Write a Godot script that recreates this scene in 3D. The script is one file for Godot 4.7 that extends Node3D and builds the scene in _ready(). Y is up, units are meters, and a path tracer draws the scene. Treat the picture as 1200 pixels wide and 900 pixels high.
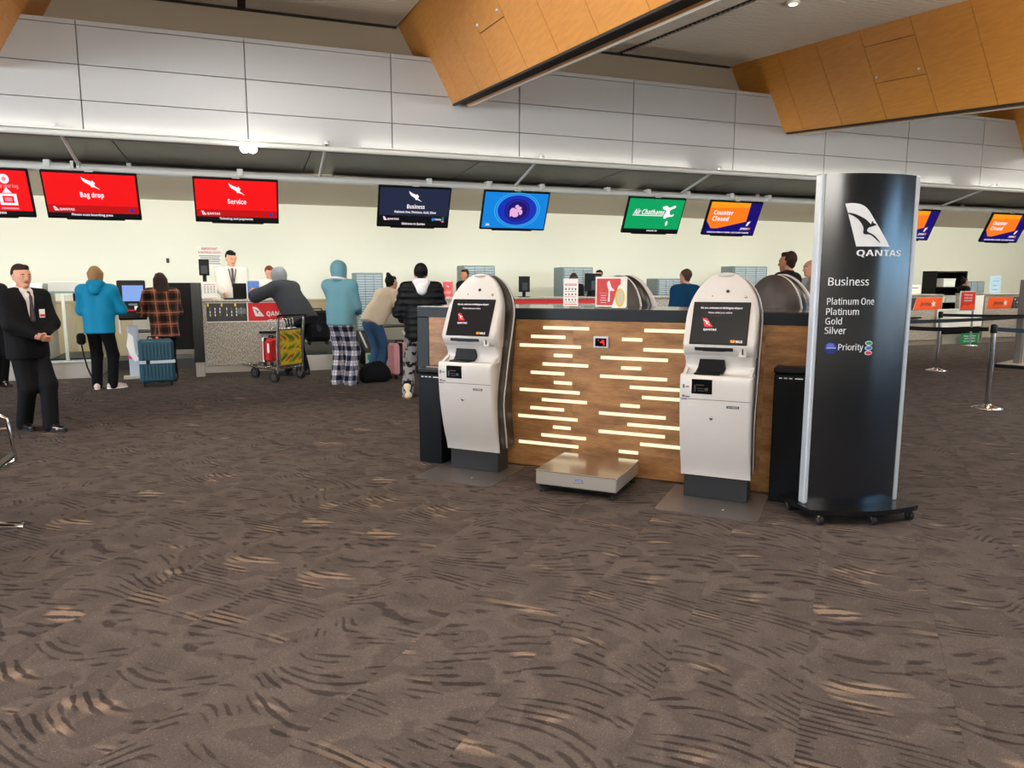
extends Node3D
# Airport check-in hall. x runs along the check-in wall, -z points to it, y is up, metres.

var M := {}
var used := {}
var rng := RandomNumberGenerator.new()
var bold_font: SystemFont
var text_font: SystemFont
const DESK := Vector3(1.379, 0, -6.176)
const DESK_TURN := -PI / 4

# ---------------------------------------------------------------- mesh builder
class MB:
	var st := SurfaceTool.new()
	func _init():
		st.begin(Mesh.PRIMITIVE_TRIANGLES)
	func tri(a: Vector3, b: Vector3, c: Vector3, out: Vector3, g := -1, ua := Vector2(), ub := Vector2(), uc := Vector2()):
		if (b - a).cross(c - a).dot(out) > 0.0:
			var t := b; b = c; c = t
			var u := ub; ub = uc; uc = u
		st.set_smooth_group(g); st.set_uv(ua); st.add_vertex(a)
		st.set_smooth_group(g); st.set_uv(ub); st.add_vertex(b)
		st.set_smooth_group(g); st.set_uv(uc); st.add_vertex(c)
	func quad(a: Vector3, b: Vector3, c: Vector3, d: Vector3, out: Vector3, g := -1):
		tri(a, b, c, out, g)
		tri(a, c, d, out, g)
	func box(c: Vector3, s: Vector3, bev := 0.0, B := Basis()):
		var h := s * 0.5
		if bev <= 0.0:
			for ax in 3:
				for sg in [-1.0, 1.0]:
					var n := Vector3(); n[ax] = sg
					var u := Vector3(); u[(ax + 1) % 3] = 1
					var v := Vector3(); v[(ax + 2) % 3] = 1
					var q := []
					for e in [[-1, -1], [1, -1], [1, 1], [-1, 1]]:
						q.append(c + B * ((n + u * e[0] + v * e[1]) * h))
					quad(q[0], q[1], q[2], q[3], B * n)
			return
		bev = minf(bev, minf(h.x, minf(h.y, h.z)) * 0.95)
		var P := {}
		for x in [-1, 1]:
			for y in [-1, 1]:
				for z in [-1, 1]:
					var s3 := Vector3(x, y, z)
					for ax in 3:
						var p := s3 * h
						for o in 3:
							if o != ax:
								p[o] -= s3[o] * bev
						P[[x, y, z, ax]] = c + B * p
		for ax in 3:
			for sg in [-1, 1]:
				var q := []
				for e in [[-1, -1], [1, -1], [1, 1], [-1, 1]]:
					var k := [0, 0, 0]
					k[ax] = sg; k[(ax + 1) % 3] = e[0]; k[(ax + 2) % 3] = e[1]
					q.append(P[[k[0], k[1], k[2], ax]])
				var n := Vector3(); n[ax] = sg
				quad(q[0], q[1], q[2], q[3], B * n)
			var a1 := (ax + 1) % 3
			var a2 := (ax + 2) % 3
			for e in [[-1, -1], [1, -1], [1, 1], [-1, 1]]:
				var q := []
				for f in [[-1, a1], [1, a1], [1, a2], [-1, a2]]:
					var k := [0, 0, 0]
					k[ax] = f[0]; k[a1] = e[0]; k[a2] = e[1]
					q.append(P[[k[0], k[1], k[2], f[1]]])
				var n := Vector3(); n[a1] = e[0]; n[a2] = e[1]
				quad(q[0], q[1], q[2], q[3], B * n)
		for x in [-1, 1]:
			for y in [-1, 1]:
				for z in [-1, 1]:
					tri(P[[x, y, z, 0]], P[[x, y, z, 1]], P[[x, y, z, 2]], B * Vector3(x, y, z))
	func rings(R: Array, closed_ends := true, g := 1):
		# R: rings of equal size, joined in order
		var n: int = R[0].size()
		for k in R.size() - 1:
			var mid := Vector3()
			for i in n:
				mid += R[k][i] + R[k + 1][i]
			mid /= 2.0 * n
			for i in n:
				var j := (i + 1) % n
				var a: Vector3 = R[k][i]
				var b: Vector3 = R[k][j]
				var c: Vector3 = R[k + 1][j]
				var d: Vector3 = R[k + 1][i]
				quad(a, b, c, d, (a + b + c + d) * 0.25 - mid, g)
		if closed_ends:
			for e in [[0, 1], [R.size() - 1, R.size() - 2]]:
				var r: Array = R[e[0]]
				var r2: Array = R[e[1]]
				var m := Vector3(); var m2 := Vector3()
				for i in n:
					m += r[i]; m2 += r2[i]
				m /= n; m2 /= n
				for i in n:
					tri(m, r[i], r[(i + 1) % n], m - m2)
	func tube(pts: Array, r, sides := 8, closed_ends := true):
		var R := []
		var side := Vector3()
		for i in pts.size():
			var d: Vector3
			if i == 0: d = pts[1] - pts[0]
			elif i == pts.size() - 1: d = pts[i] - pts[i - 1]
			else: d = (pts[i + 1] - pts[i]).normalized() + (pts[i] - pts[i - 1]).normalized()
			d = d.normalized()
			if i == 0:
				side = d.cross(Vector3.UP if absf(d.y) < 0.9 else Vector3.RIGHT).normalized()
			else:
				side = (side - d * side.dot(d)).normalized()
			var up := side.cross(d)
			var rr: float = r[i] if r is Array else r
			var ring := []
			for k in sides:
				var a := TAU * k / sides
				ring.append(pts[i] + (side * cos(a) + up * sin(a)) * rr)
			R.append(ring)
		rings(R, closed_ends)
	func lathe(c: Vector3, prof: Array, sides := 20, B := Basis()):
		var R := []
		for p in prof:
			var ring := []
			for k in sides:
				var a := TAU * k / sides
				ring.append(c + B * Vector3(cos(a) * p.x, p.y, sin(a) * p.x))
			R.append(ring)
		for k in R.size() - 1:
			rings([R[k], R[k + 1]], false, 1 + (k if (prof.size() > 2 and absf(prof[k + 1].y - prof[k].y) < 1e-5) else 0))
		for e in [[0, -1], [R.size() - 1, 1]]:
			var m := Vector3()
			for v in R[e[0]]: m += v
			m /= sides
			var dirv: Vector3 = B * Vector3(0, signf(prof[-1].y - prof[0].y + 1e-6) * e[1], 0)
			for k in sides:
				tri(m, R[e[0]][k], R[e[0]][(k + 1) % sides], dirv)
	func ball(c: Vector3, r: Vector3, seg := 12, B := Basis()):
		var R := []
		for i in range(1, seg / 2):
			var t := PI * i / (seg / 2)
			var ring := []
			for k in seg:
				var a := TAU * k / seg
				ring.append(c + B * (Vector3(sin(t) * cos(a), cos(t), sin(t) * sin(a)) * r))
			R.append(ring)
		rings(R, false, 1)
		for e in [[0, 1.0], [R.size() - 1, -1.0]]:
			var tip: Vector3 = c + B * (Vector3(0, e[1], 0) * r)
			for k in seg:
				tri(tip, R[e[0]][k], R[e[0]][(k + 1) % seg], tip - c, 1)
	func prism(poly: PackedVector2Array, xf: Transform3D, depth: float):
		# outline in local xy; back at z = 0, front at z = depth
		var idx := Geometry2D.triangulate_polygon(poly)
		var f := []
		var b := []
		for p in poly:
			f.append(xf * Vector3(p.x, p.y, depth)); b.append(xf * Vector3(p.x, p.y, 0))
		var nz := xf.basis.z
		for i in range(0, idx.size(), 3):
			tri(f[idx[i]], f[idx[i + 1]], f[idx[i + 2]], nz)
			tri(b[idx[i]], b[idx[i + 1]], b[idx[i + 2]], -nz)
		var cw := Geometry2D.is_polygon_clockwise(poly)
		for i in poly.size():
			var j := (i + 1) % poly.size()
			var e := poly[j] - poly[i]
			var o := Vector2(e.y, -e.x)
			if cw: o = -o
			quad(f[i], f[j], b[j], b[i], xf.basis * Vector3(o.x, o.y, 0))
	func mesh() -> ArrayMesh:
		st.index()
		st.generate_normals()
		return st.commit()

# ---------------------------------------------------------------- naming
func numbered(n: String) -> String:
	if not used.has(n):
		used[n] = 0
		return n
	used[n] += 1
	return "%s_%03d" % [n, used[n]]

func hang(o: Node3D, called: String, parent: Node) -> void:
	if parent == self:
		o.name = numbered(called)
	else:
		var seen: Dictionary = parent.get_meta("_n") if parent.has_meta("_n") else {}
		if seen.has(called):
			seen[called] += 1
			o.name = "%s_%03d" % [called, seen[called]]
		else:
			seen[called] = 0
			o.name = called
		parent.set_meta("_n", seen)
	parent.add_child(o, true)

func put(called: String, mesh: Mesh, m: Material, parent: Node = self, at := Vector3.ZERO, B := Basis()) -> MeshInstance3D:
	var o := MeshInstance3D.new()
	o.mesh = mesh
	o.material_override = m
	o.transform = Transform3D(B, at)
	hang(o, called, parent)
	return o

func thing(called: String, label: String, category: String, at := Vector3.ZERO, turn := 0.0, group := "") -> Node3D:
	var o := Node3D.new()
	o.position = at
	o.rotation.y = turn
	hang(o, called, self)
	tag(o, label, category, group)
	return o

func tag(o: Node, label: String, category: String, group := "") -> void:
	o.set_meta("label", label)
	o.set_meta("category", category)
	if group != "":
		o.set_meta("group", group)

func struct_(o: Node) -> Node:
	o.set_meta("kind", "structure")
	return o

func boxm(c: Vector3, s: Vector3, bev := 0.0) -> ArrayMesh:
	var b := MB.new()
	b.box(c, s, bev)
	return b.mesh()

func bx(called: String, c: Vector3, s: Vector3, m: Material, parent: Node, bev := 0.0) -> MeshInstance3D:
	return put(called, boxm(c, s, bev), m, parent)

func tb(called: String, pts: Array, r, m: Material, parent: Node, sides := 8) -> MeshInstance3D:
	var b := MB.new()
	b.tube(pts, r, sides)
	return put(called, b.mesh(), m, parent)

func poly(called: String, pts: Array, depth: float, m: Material, parent: Node, xf := Transform3D(), split := 0.0) -> MeshInstance3D:
	var b := MB.new()
	var pv := PackedVector2Array(pts)
	if split > 0.0:
		# cut into narrow strips so that it can follow a curved face
		var lo := 1e9
		var hi := -1e9
		for p in pv:
			lo = minf(lo, p.x)
			hi = maxf(hi, p.x)
		var x := lo - 0.001
		while x < hi:
			var strip := PackedVector2Array([Vector2(x, -9), Vector2(x + split, -9), Vector2(x + split, 9), Vector2(x, 9)])
			for q in Geometry2D.intersect_polygons(pv, strip):
				if q.size() > 2 and Geometry2D.triangulate_polygon(q).size() > 0:
					b.prism(q, xf, depth)
			x += split
	else:
		b.prism(pv, xf, depth)
	return put(called, b.mesh(), m, parent)

func ell(cx: float, cy: float, rx: float, ry: float, n := 20) -> Array:
	var a := []
	for i in n:
		a.append(Vector2(cx + rx * cos(TAU * i / n), cy + ry * sin(TAU * i / n)))
	return a

func rrect(x0: float, y0: float, x1: float, y1: float, r: float) -> Array:
	var a := []
	for q in [[x1 - r, y1 - r, 0], [x0 + r, y1 - r, 1], [x0 + r, y0 + r, 2], [x1 - r, y0 + r, 3]]:
		for i in 5:
			var t: float = PI / 2 * (q[2] + i / 4.0)
			a.append(Vector2(q[0] + r * cos(t), q[1] + r * sin(t)))
	return a

func scurve(pts: Array, n := 5) -> Array:
	# Catmull-Rom through points, open
	var a := []
	for i in pts.size() - 1:
		var p0: Vector2 = pts[maxi(i - 1, 0)]
		var p1: Vector2 = pts[i]
		var p2: Vector2 = pts[i + 1]
		var p3: Vector2 = pts[mini(i + 2, pts.size() - 1)]
		for k in n:
			a.append(p1.cubic_interpolate(p2, p0, p3, float(k) / n))
	a.append(pts[-1])
	return a

# lettering: cap height h, optional fitted width w; align -1 left, 0 centre, 1 right; returns the part
func text(parent: Node, s: String, at: Vector3, h: float, m: Material, align := 0, w := 0.0, bold := true, called := "lettering", B := Basis(), slant := 0.0) -> MeshInstance3D:
	var t := TextMesh.new()
	t.text = s
	t.font = bold_font if bold else text_font
	t.font_size = 40
	t.curve_step = 2.0
	t.pixel_size = h / (40 * 0.714)
	t.depth = 0.0015
	t.horizontal_alignment = HORIZONTAL_ALIGNMENT_LEFT
	t.vertical_alignment = VERTICAL_ALIGNMENT_CENTER
	var ab := t.get_aabb()
	var sx := 1.0 if w <= 0.0 else w / maxf(ab.size.x, 1e-4)
	var ox := -ab.position.x * sx - (align + 1) * 0.5 * ab.size.x * sx
	var arr := t.surface_get_arrays(0)
	var v: PackedVector3Array = arr[Mesh.ARRAY_VERTEX]
	var cy := ab.position.y + (ab.size.y * 0.5)
	for i in v.size():
		v[i] = Vector3(v[i].x * sx + ox + (v[i].y - cy) * slant, v[i].y - cy, v[i].z)
	arr[Mesh.ARRAY_VERTEX] = v
	arr[Mesh.ARRAY_TANGENT] = null
	var am := ArrayMesh.new()
	am.add_surface_from_arrays(Mesh.PRIMITIVE_TRIANGLES, arr)
	return put(called, am, m, parent, at, B)

# the fin shaped emblem with a leaping kangaroo, bottom left corner at `at`, height h
func tail_logo(parent: Node, at: Vector3, h: float, white: Material, dark: Material, split := 0.0) -> void:
	var k := h / 390.0
	var f := func(a: Array) -> Array:
		return a.map(func(p): return Vector2((p[0] - 375) * k, (745 - p[1]) * k))
	var outer: Array = scurve(f.call([[375, 360], [440, 355], [520, 370], [580, 410], [640, 490]]), 4) + f.call([[830, 745], [495, 745], [402, 438]])
	poly("emblem", outer, 0.002, white, parent, Transform3D(Basis(), at), split)
	var roo: Array = scurve(f.call([[402, 440], [470, 455], [560, 498], [615, 545]]), 4) + f.call([[632, 512], [640, 532], [672, 550], [640, 560]]) + scurve(f.call([[600, 572], [584, 590], [590, 612], [650, 640], [700, 685], [722, 715]]), 3) + scurve(f.call([[690, 690], [620, 640], [553, 630], [548, 575], [505, 510], [450, 470], [408, 452]]), 3)
	poly("kangaroo", roo, 0.002, dark, parent, Transform3D(Basis(), at + Vector3(0, 0, 0.0018)), split)

func roo_mark(parent: Node, at: Vector3, h: float, m: Material) -> void:
	# the leaping kangaroo: long raised tail, rump, ear and muzzle, trailing leg
	var k := h / 145.0
	var pts := [[466, 105], [492, 124], [522, 140], [552, 150], [572, 158], [580, 142], [590, 160], [606, 174], [604, 188], [592, 198], [604, 214], [630, 232], [652, 252], [618, 236], [590, 224], [564, 228], [556, 206], [532, 188], [502, 172], [480, 146]]
	var a := []
	for p in pts:
		a.append(Vector2((p[0] - 466) * k, (252 - p[1]) * k))
	poly("kangaroo_mark", a, 0.002, m, parent, Transform3D(Basis(), at))

# ---------------------------------------------------------------- materials
func mt(c: Color, rough := 0.6, metal := 0.0, spec := 0.5) -> StandardMaterial3D:
	var m := StandardMaterial3D.new()
	m.albedo_color = c
	m.roughness = rough
	m.metallic = metal
	m.metallic_specular = spec
	return m

func glow(c: Color, e := 1.0) -> StandardMaterial3D:
	var m := mt(Color(0.02, 0.02, 0.02), 0.4)
	m.emission_enabled = true
	m.emission = c
	m.emission_energy_multiplier = e
	return m

func cloth(c: Color, rough := 0.9) -> StandardMaterial3D:
	var m := mt(c, rough, 0.0, 0.3)
	m.rim_enabled = true
	m.rim = 0.15
	m.rim_tint = 0.6
	return m

func tri_tex(m: StandardMaterial3D, t: Texture2D, scale: Vector3, world := false) -> StandardMaterial3D:
	m.albedo_texture = t
	m.uv1_triplanar = true
	m.uv1_world_triplanar = world
	m.uv1_triplanar_sharpness = 8.0
	m.uv1_scale = scale
	return m

func image_of(w: int, h: int, f: Callable) -> ImageTexture:
	var d := PackedByteArray()
	d.resize(w * h * 3)
	var i := 0
	for y in h:
		for x in w:
			var c: Color = f.call(x, y)
			d[i] = clampi(int(c.r * 255.0), 0, 255)
			d[i + 1] = clampi(int(c.g * 255.0), 0, 255)
			d[i + 2] = clampi(int(c.b * 255.0), 0, 255)
			i += 3
	return ImageTexture.create_from_image(Image.create_from_data(w, h, false, Image.FORMAT_RGB8, d))

func seam_noise(freq: float, seed_: int, n: int, oct := 4) -> PackedByteArray:
	var f := FastNoiseLite.new()
	f.noise_type = FastNoiseLite.TYPE_SIMPLEX_SMOOTH
	f.frequency = freq
	f.seed = seed_
	f.fractal_octaves = oct
	return f.get_seamless_image(n, n).get_data()

func wood_tex(a: Color, b: Color, band: float, seed_: int) -> ImageTexture:
	# grain runs along x
	var f := FastNoiseLite.new()
	f.seed = seed_
	f.frequency = 1.0
	f.fractal_octaves = 3
	var g := FastNoiseLite.new()
	g.seed = seed_ + 1
	g.frequency = 1.0
	g.fractal_octaves = 1
	return image_of(512, 512, func(x, y):
		var v := 0.5 + 0.55 * f.get_noise_2d(x * 0.006, y * 0.05 * band) + 0.22 * g.get_noise_2d(x * 0.03, y * 0.45) + 0.12 * g.get_noise_2d(x * 0.12, y * 1.3 + 90.0)
		return a.lerp(b, clampf(v, 0, 1)))

func carpet_tex() -> ImageTexture:
	var n := 1024
	var n1 := seam_noise(0.0022, 3, n, 1)    # slow bend of the strokes
	var n2 := seam_noise(0.007, 11, n, 3)    # where strokes lie
	var n3 := seam_noise(0.005, 23, n, 3)    # tone
	var n4 := seam_noise(0.0034, 37, n, 2)   # worn tan strokes
	var n5 := seam_noise(0.014, 53, n, 2)     # breaks the strokes
	rng.seed = 5
	var d := PackedByteArray()
	d.resize(n * n * 3)
	var base := Vector3(0.315, 0.283, 0.266)
	var darkc := Vector3(0.165, 0.145, 0.138)
	var tan_ := Vector3(0.54, 0.46, 0.39)
	for y in n:
		for x in n:
			var i := y * n + x
			var w1 := n1[i] / 255.0
			var w3 := n3[i] / 255.0
			var ix := ((y * 3) % n) * n + x      # the same noise drawn out along the strokes
			var w5 := n5[ix] / 255.0
			# strokes run across (x), gently arched, 4 cm apart
			var v := y + 150.0 * w1 + 10.0 * sin(TAU * x / 512.0)
			var s := 0.5 + 0.5 * sin(v * TAU / 21.333) + (w5 - 0.5) * 0.8
			var line := smoothstep(0.52, 0.86, s)
			var m2 := smoothstep(0.49, 0.62, n2[((y * 2) % n) * n + x] / 255.0)
			var m4 := smoothstep(0.80, 0.90, n4[((y * 2) % n) * n + x] / 255.0)
			var c := base * (0.84 + 0.32 * w3)
			c = c.lerp(tan_, m4 * (1.0 - 0.8 * line) * 0.7)
			c = c.lerp(darkc, clampf(line * maxf(m2 * 0.66, m4 * 0.6) + smoothstep(0.56, 0.66, w3) * 0.3, 0.0, 0.9))
			var r := rng.randf()
			c *= 0.88 + 0.24 * rng.randf()
			if r > 0.9965: c = c.lerp(Vector3(0.75, 0.69, 0.6), 0.5)
			d[i * 3] = clampi(int(c.x * 255), 0, 255)
			d[i * 3 + 1] = clampi(int(c.y * 255), 0, 255)
			d[i * 3 + 2] = clampi(int(c.z * 255), 0, 255)
	return ImageTexture.create_from_image(Image.create_from_data(n, n, false, Image.FORMAT_RGB8, d))

func plaid_tex(bg: Color, stripe_a: Color, stripe_b: Color, wa: float, gap: float) -> ImageTexture:
	return image_of(128, 128, func(x, y):
		var fx := fposmod(x / 128.0, 1.0)
		var fy := fposmod(y / 128.0, 1.0)
		var a := (1.0 if fx < wa else 0.0) + (1.0 if fy < wa else 0.0)
		var c := bg.lerp(stripe_a, a * 0.5)
		var in_b := (fx > wa + gap and fx < wa + gap + 0.09) or (fy > wa + gap and fy < wa + gap + 0.09)
		if in_b: c = c.lerp(stripe_b, 0.65)
		return c)

func materials() -> void:
	bold_font = SystemFont.new()
	bold_font.font_names = PackedStringArray(["Droid Sans"])
	bold_font.font_weight = 700
	text_font = SystemFont.new()
	text_font.font_names = PackedStringArray(["Droid Sans"])
	M.carpet = mt(Color.WHITE, 0.95, 0.0, 0.2)
	M.carpet.albedo_texture = carpet_tex()
	M.carpet_far = tri_tex(mt(Color.WHITE, 0.95, 0.0, 0.2), M.carpet.albedo_texture, Vector3.ONE * 0.39, false)
	M.wall = mt(Color(0.915, 0.905, 0.855), 0.75)
	M.dado = mt(Color(0.70, 0.64, 0.52), 0.7)
	M.panel = mt(Color(0.70, 0.72, 0.735), 0.42)
	M.seam = mt(Color(0.47, 0.47, 0.47), 0.8)
	M.fascia = mt(Color(0.66, 0.62, 0.55), 0.8)
	M.soffit_metal = mt(Color(0.31, 0.285, 0.275), 0.42, 0.3)
	M.soffit_tan = mt(Color(0.80, 0.74, 0.67), 0.6)
	M.slat = mt(Color(0.86, 0.83, 0.78), 0.5)
	M.ceil_dark = mt(Color(0.16, 0.15, 0.14), 0.9)
	M.white_paint = mt(Color(0.88, 0.88, 0.86), 0.35)
	M.pipe = mt(Color(0.84, 0.86, 0.85), 0.35)
	M.orange_wood = tri_tex(mt(Color.WHITE, 0.42), wood_tex(Color(0.765, 0.515, 0.22), Color(0.825, 0.58, 0.265), 1.0, 7), Vector3(0.9, 0.9, 0.9))
	M.desk_wood = tri_tex(mt(Color.WHITE, 0.5), wood_tex(Color(0.45, 0.305, 0.17), Color(0.70, 0.515, 0.315), 0.55, 21), Vector3(0.7, 0.7, 0.7))
	M.navy_trim = mt(Color(0.115, 0.145, 0.165), 0.5, 0.0, 0.35)
	M.strip = glow(Color(1.0, 0.93, 0.78), 1.25)
	M.desk_top = mt(Color(0.23, 0.22, 0.21), 0.12)
	M.kiosk_white = mt(Color(0.775, 0.765, 0.75), 0.32)
	M.kiosk_seam = mt(Color(0.42, 0.41, 0.39), 0.6)
	M.kiosk_band = mt(Color(0.135, 0.12, 0.115), 0.32, 0.25)
	M.kiosk_back = mt(Color(0.22, 0.195, 0.18), 0.48, 0.2)
	M.plinth = mt(Color(0.16, 0.17, 0.185), 0.35)
	M.plate = mt(Color(0.46, 0.44, 0.43), 0.3, 0.6)
	M.black = mt(Color(0.03, 0.03, 0.034), 0.5, 0.0, 0.35)
	M.black_gloss = mt(Color(0.02, 0.02, 0.025), 0.1)
	M.rubber = mt(Color(0.04, 0.04, 0.04), 0.8)
	M.screen_dark = glow(Color(0.10, 0.095, 0.125), 0.5)
	M.screen_dark.metallic_specular = 0.3
	M.steel = mt(Color(0.80, 0.79, 0.77), 0.2, 1.0)
	M.brushed = mt(Color(0.76, 0.735, 0.70), 0.36, 0.55)
	M.chrome = mt(Color(0.86, 0.85, 0.84), 0.1, 1.0)
	M.alu = mt(Color(0.80, 0.83, 0.86), 0.3, 0.4)
	M.sign_face = mt(Color(0.05, 0.068, 0.09), 0.2, 0.0, 0.7)
	M.sign_white = mt(Color(0.86, 0.87, 0.88), 0.5)
	M.base_black = mt(Color(0.06, 0.06, 0.065), 0.25)
	M.bin = mt(Color(0.025, 0.035, 0.05), 0.5, 0.0, 0.3)
	M.glass = mt(Color(0.9, 0.95, 0.95, 0.14), 0.05)
	M.glass.transparency = BaseMaterial3D.TRANSPARENCY_ALPHA
	M.clear = mt(Color(0.9, 0.95, 0.95, 0.03), 0.12, 0.0, 0.25)
	M.clear.transparency = BaseMaterial3D.TRANSPARENCY_ALPHA
	M.paper = mt(Color(0.93, 0.92, 0.90), 0.7)
	M.red_print = mt(Color(0.78, 0.09, 0.11), 0.5)
	M.faint_print = mt(Color(0.17, 0.18, 0.19), 0.5)
	M.grey_print = mt(Color(0.42, 0.42, 0.44), 0.6)
	M.dark_print = mt(Color(0.21, 0.20, 0.21), 0.6)
	M.orange_print = mt(Color(0.93, 0.34, 0.13), 0.5)
	M.green_print = mt(Color(0.05, 0.50, 0.30), 0.5)
	M.yellow_print = mt(Color(0.86, 0.74, 0.12), 0.6)
	M.blue_print = mt(Color(0.24, 0.42, 0.75), 0.6)
	var sp := FastNoiseLite.new()
	sp.frequency = 0.2
	sp.fractal_octaves = 2
	var ter := image_of(256, 256, func(x, y):
		var v := sp.get_noise_2d(x * 1.0, y * 0.35)
		return Color(0.74, 0.71, 0.67).lerp(Color(0.50, 0.46, 0.42), clampf(0.42 + v * 1.3, 0, 1)))
	M.terrazzo = tri_tex(mt(Color.WHITE, 0.55), ter, Vector3.ONE * 1.1)
	var gr := image_of(64, 64, func(x, y):
		return Color(0.30, 0.35, 0.37) if (x % 16 < 2 or y % 16 < 2) else Color(0.62, 0.68, 0.69))
	M.mesh_steel = tri_tex(mt(Color.WHITE, 0.5, 0.2), gr, Vector3.ONE * 5.0)
	M.grey_steel = mt(Color(0.50, 0.56, 0.57), 0.5, 0.2)
	M.skin = mt(Color(0.80, 0.58, 0.47), 0.55)
	M.skin.subsurf_scatter_enabled = true
	M.skin.subsurf_scatter_strength = 0.05
	M.skin_tan = mt(Color(0.66, 0.45, 0.34), 0.55)
	M.eye_white = mt(Color(0.88, 0.86, 0.84), 0.3)
	M.iris = mt(Color(0.12, 0.08, 0.06), 0.2)
	M.lip = mt(Color(0.62, 0.32, 0.29), 0.5)
	M.hair_black = cloth(Color(0.05, 0.04, 0.04), 0.6)
	M.hair_brown = cloth(Color(0.17, 0.10, 0.07), 0.6)
	M.hair_blond = cloth(Color(0.60, 0.46, 0.31), 0.6)
	M.hair_red = cloth(Color(0.42, 0.20, 0.11), 0.6)
	M.hair_grey = cloth(Color(0.30, 0.22, 0.18), 0.7)
	M.suit = cloth(Color(0.035, 0.035, 0.045), 0.8)
	M.shirt = cloth(Color(0.82, 0.79, 0.77))
	M.shoe_black = mt(Color(0.03, 0.03, 0.03), 0.35)
	M.teal = cloth(Color(0.03, 0.50, 0.66), 0.6)
	M.black_cloth = cloth(Color(0.04, 0.04, 0.05))
	M.hood_blue = cloth(Color(0.42, 0.61, 0.66))
	M.grey_jacket = cloth(Color(0.20, 0.205, 0.225))
	M.grey_hood = cloth(Color(0.50, 0.51, 0.53))
	M.cream = cloth(Color(0.80, 0.73, 0.64))
	M.jeans = cloth(Color(0.20, 0.31, 0.43))
	M.puffer = cloth(Color(0.045, 0.055, 0.065), 0.5)
	M.white_knit = cloth(Color(0.88, 0.88, 0.89))
	M.blue_knit = cloth(Color(0.04, 0.24, 0.38))
	M.maroon = cloth(Color(0.13, 0.04, 0.07))
	M.grey_knit = cloth(Color(0.62, 0.62, 0.62))
	M.tan_boot = cloth(Color(0.66, 0.45, 0.28))
	M.fleece = cloth(Color(0.86, 0.78, 0.66))
	M.trainer = cloth(Color(0.82, 0.74, 0.72))
	M.check_trousers = tri_tex(cloth(Color.WHITE), plaid_tex(Color(0.80, 0.77, 0.76), Color(0.03, 0.06, 0.15), Color(0.45, 0.47, 0.55), 0.5, 0.2), Vector3.ONE * 7.0)
	M.plaid_shirt = tri_tex(cloth(Color.WHITE), plaid_tex(Color(0.42, 0.20, 0.10), Color(0.07, 0.045, 0.045), Color(0.66, 0.50, 0.42), 0.5, 0.17), Vector3.ONE * 6.0)
	var cm := FastNoiseLite.new()
	cm.frequency = 0.03
	var cam := image_of(128, 128, func(x, y):
		return Color(0.05, 0.05, 0.055) if cm.get_noise_2d(x, y * 1.4) > 0.05 else Color(0.52, 0.505, 0.505))
	M.camo = tri_tex(cloth(Color.WHITE), cam, Vector3.ONE * 1.6)
	M.tie = mt(Color(0.24, 0.20, 0.22), 0.6)
	M.case_teal = mt(Color(0.10, 0.27, 0.33), 0.38)
	M.case_pink = mt(Color(0.80, 0.57, 0.59), 0.35)
	M.pale_grey = mt(Color(0.72, 0.76, 0.80), 0.45)
	M.scr_red = glow(Color(1.0, 0.05, 0.07), 0.95)
	M.scr_red_dark = glow(Color(0.80, 0.035, 0.055), 0.9)
	M.scr_white = glow(Color(1.0, 0.95, 0.98), 1.05)
	M.scr_pink = glow(Color(1.0, 0.55, 0.62), 1.0)
	M.scr_navy = glow(Color(0.15, 0.19, 0.30), 0.75)
	M.scr_black = glow(Color(0.05, 0.05, 0.10), 0.4)
	M.scr_green = glow(Color(0.0, 0.66, 0.38), 0.95)
	M.scr_orange = glow(Color(1.0, 0.49, 0.10), 1.0)
	M.scr_amber = glow(Color(1.0, 0.62, 0.08), 1.0)
	M.scr_indigo = glow(Color(0.07, 0.0, 0.50), 0.75)
	M.scr_cyan = glow(Color(0.06, 0.55, 0.92), 0.9)
	M.scr_sky = glow(Color(0.25, 0.72, 0.95), 0.95)
	M.scr_blue = glow(Color(0.10, 0.22, 0.80), 0.8)
	M.scr_violet = glow(Color(0.16, 0.05, 0.50), 0.7)
	M.scr_pale = glow(Color(0.93, 0.72, 0.90), 0.95)
	M.lens = glow(Color(1.0, 0.93, 0.78), 6.0)
	M.lens_soft = glow(Color(1.0, 0.97, 0.92), 1.5)
	M.led_red = glow(Color(1.0, 0.05, 0.15), 1.2)

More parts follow.
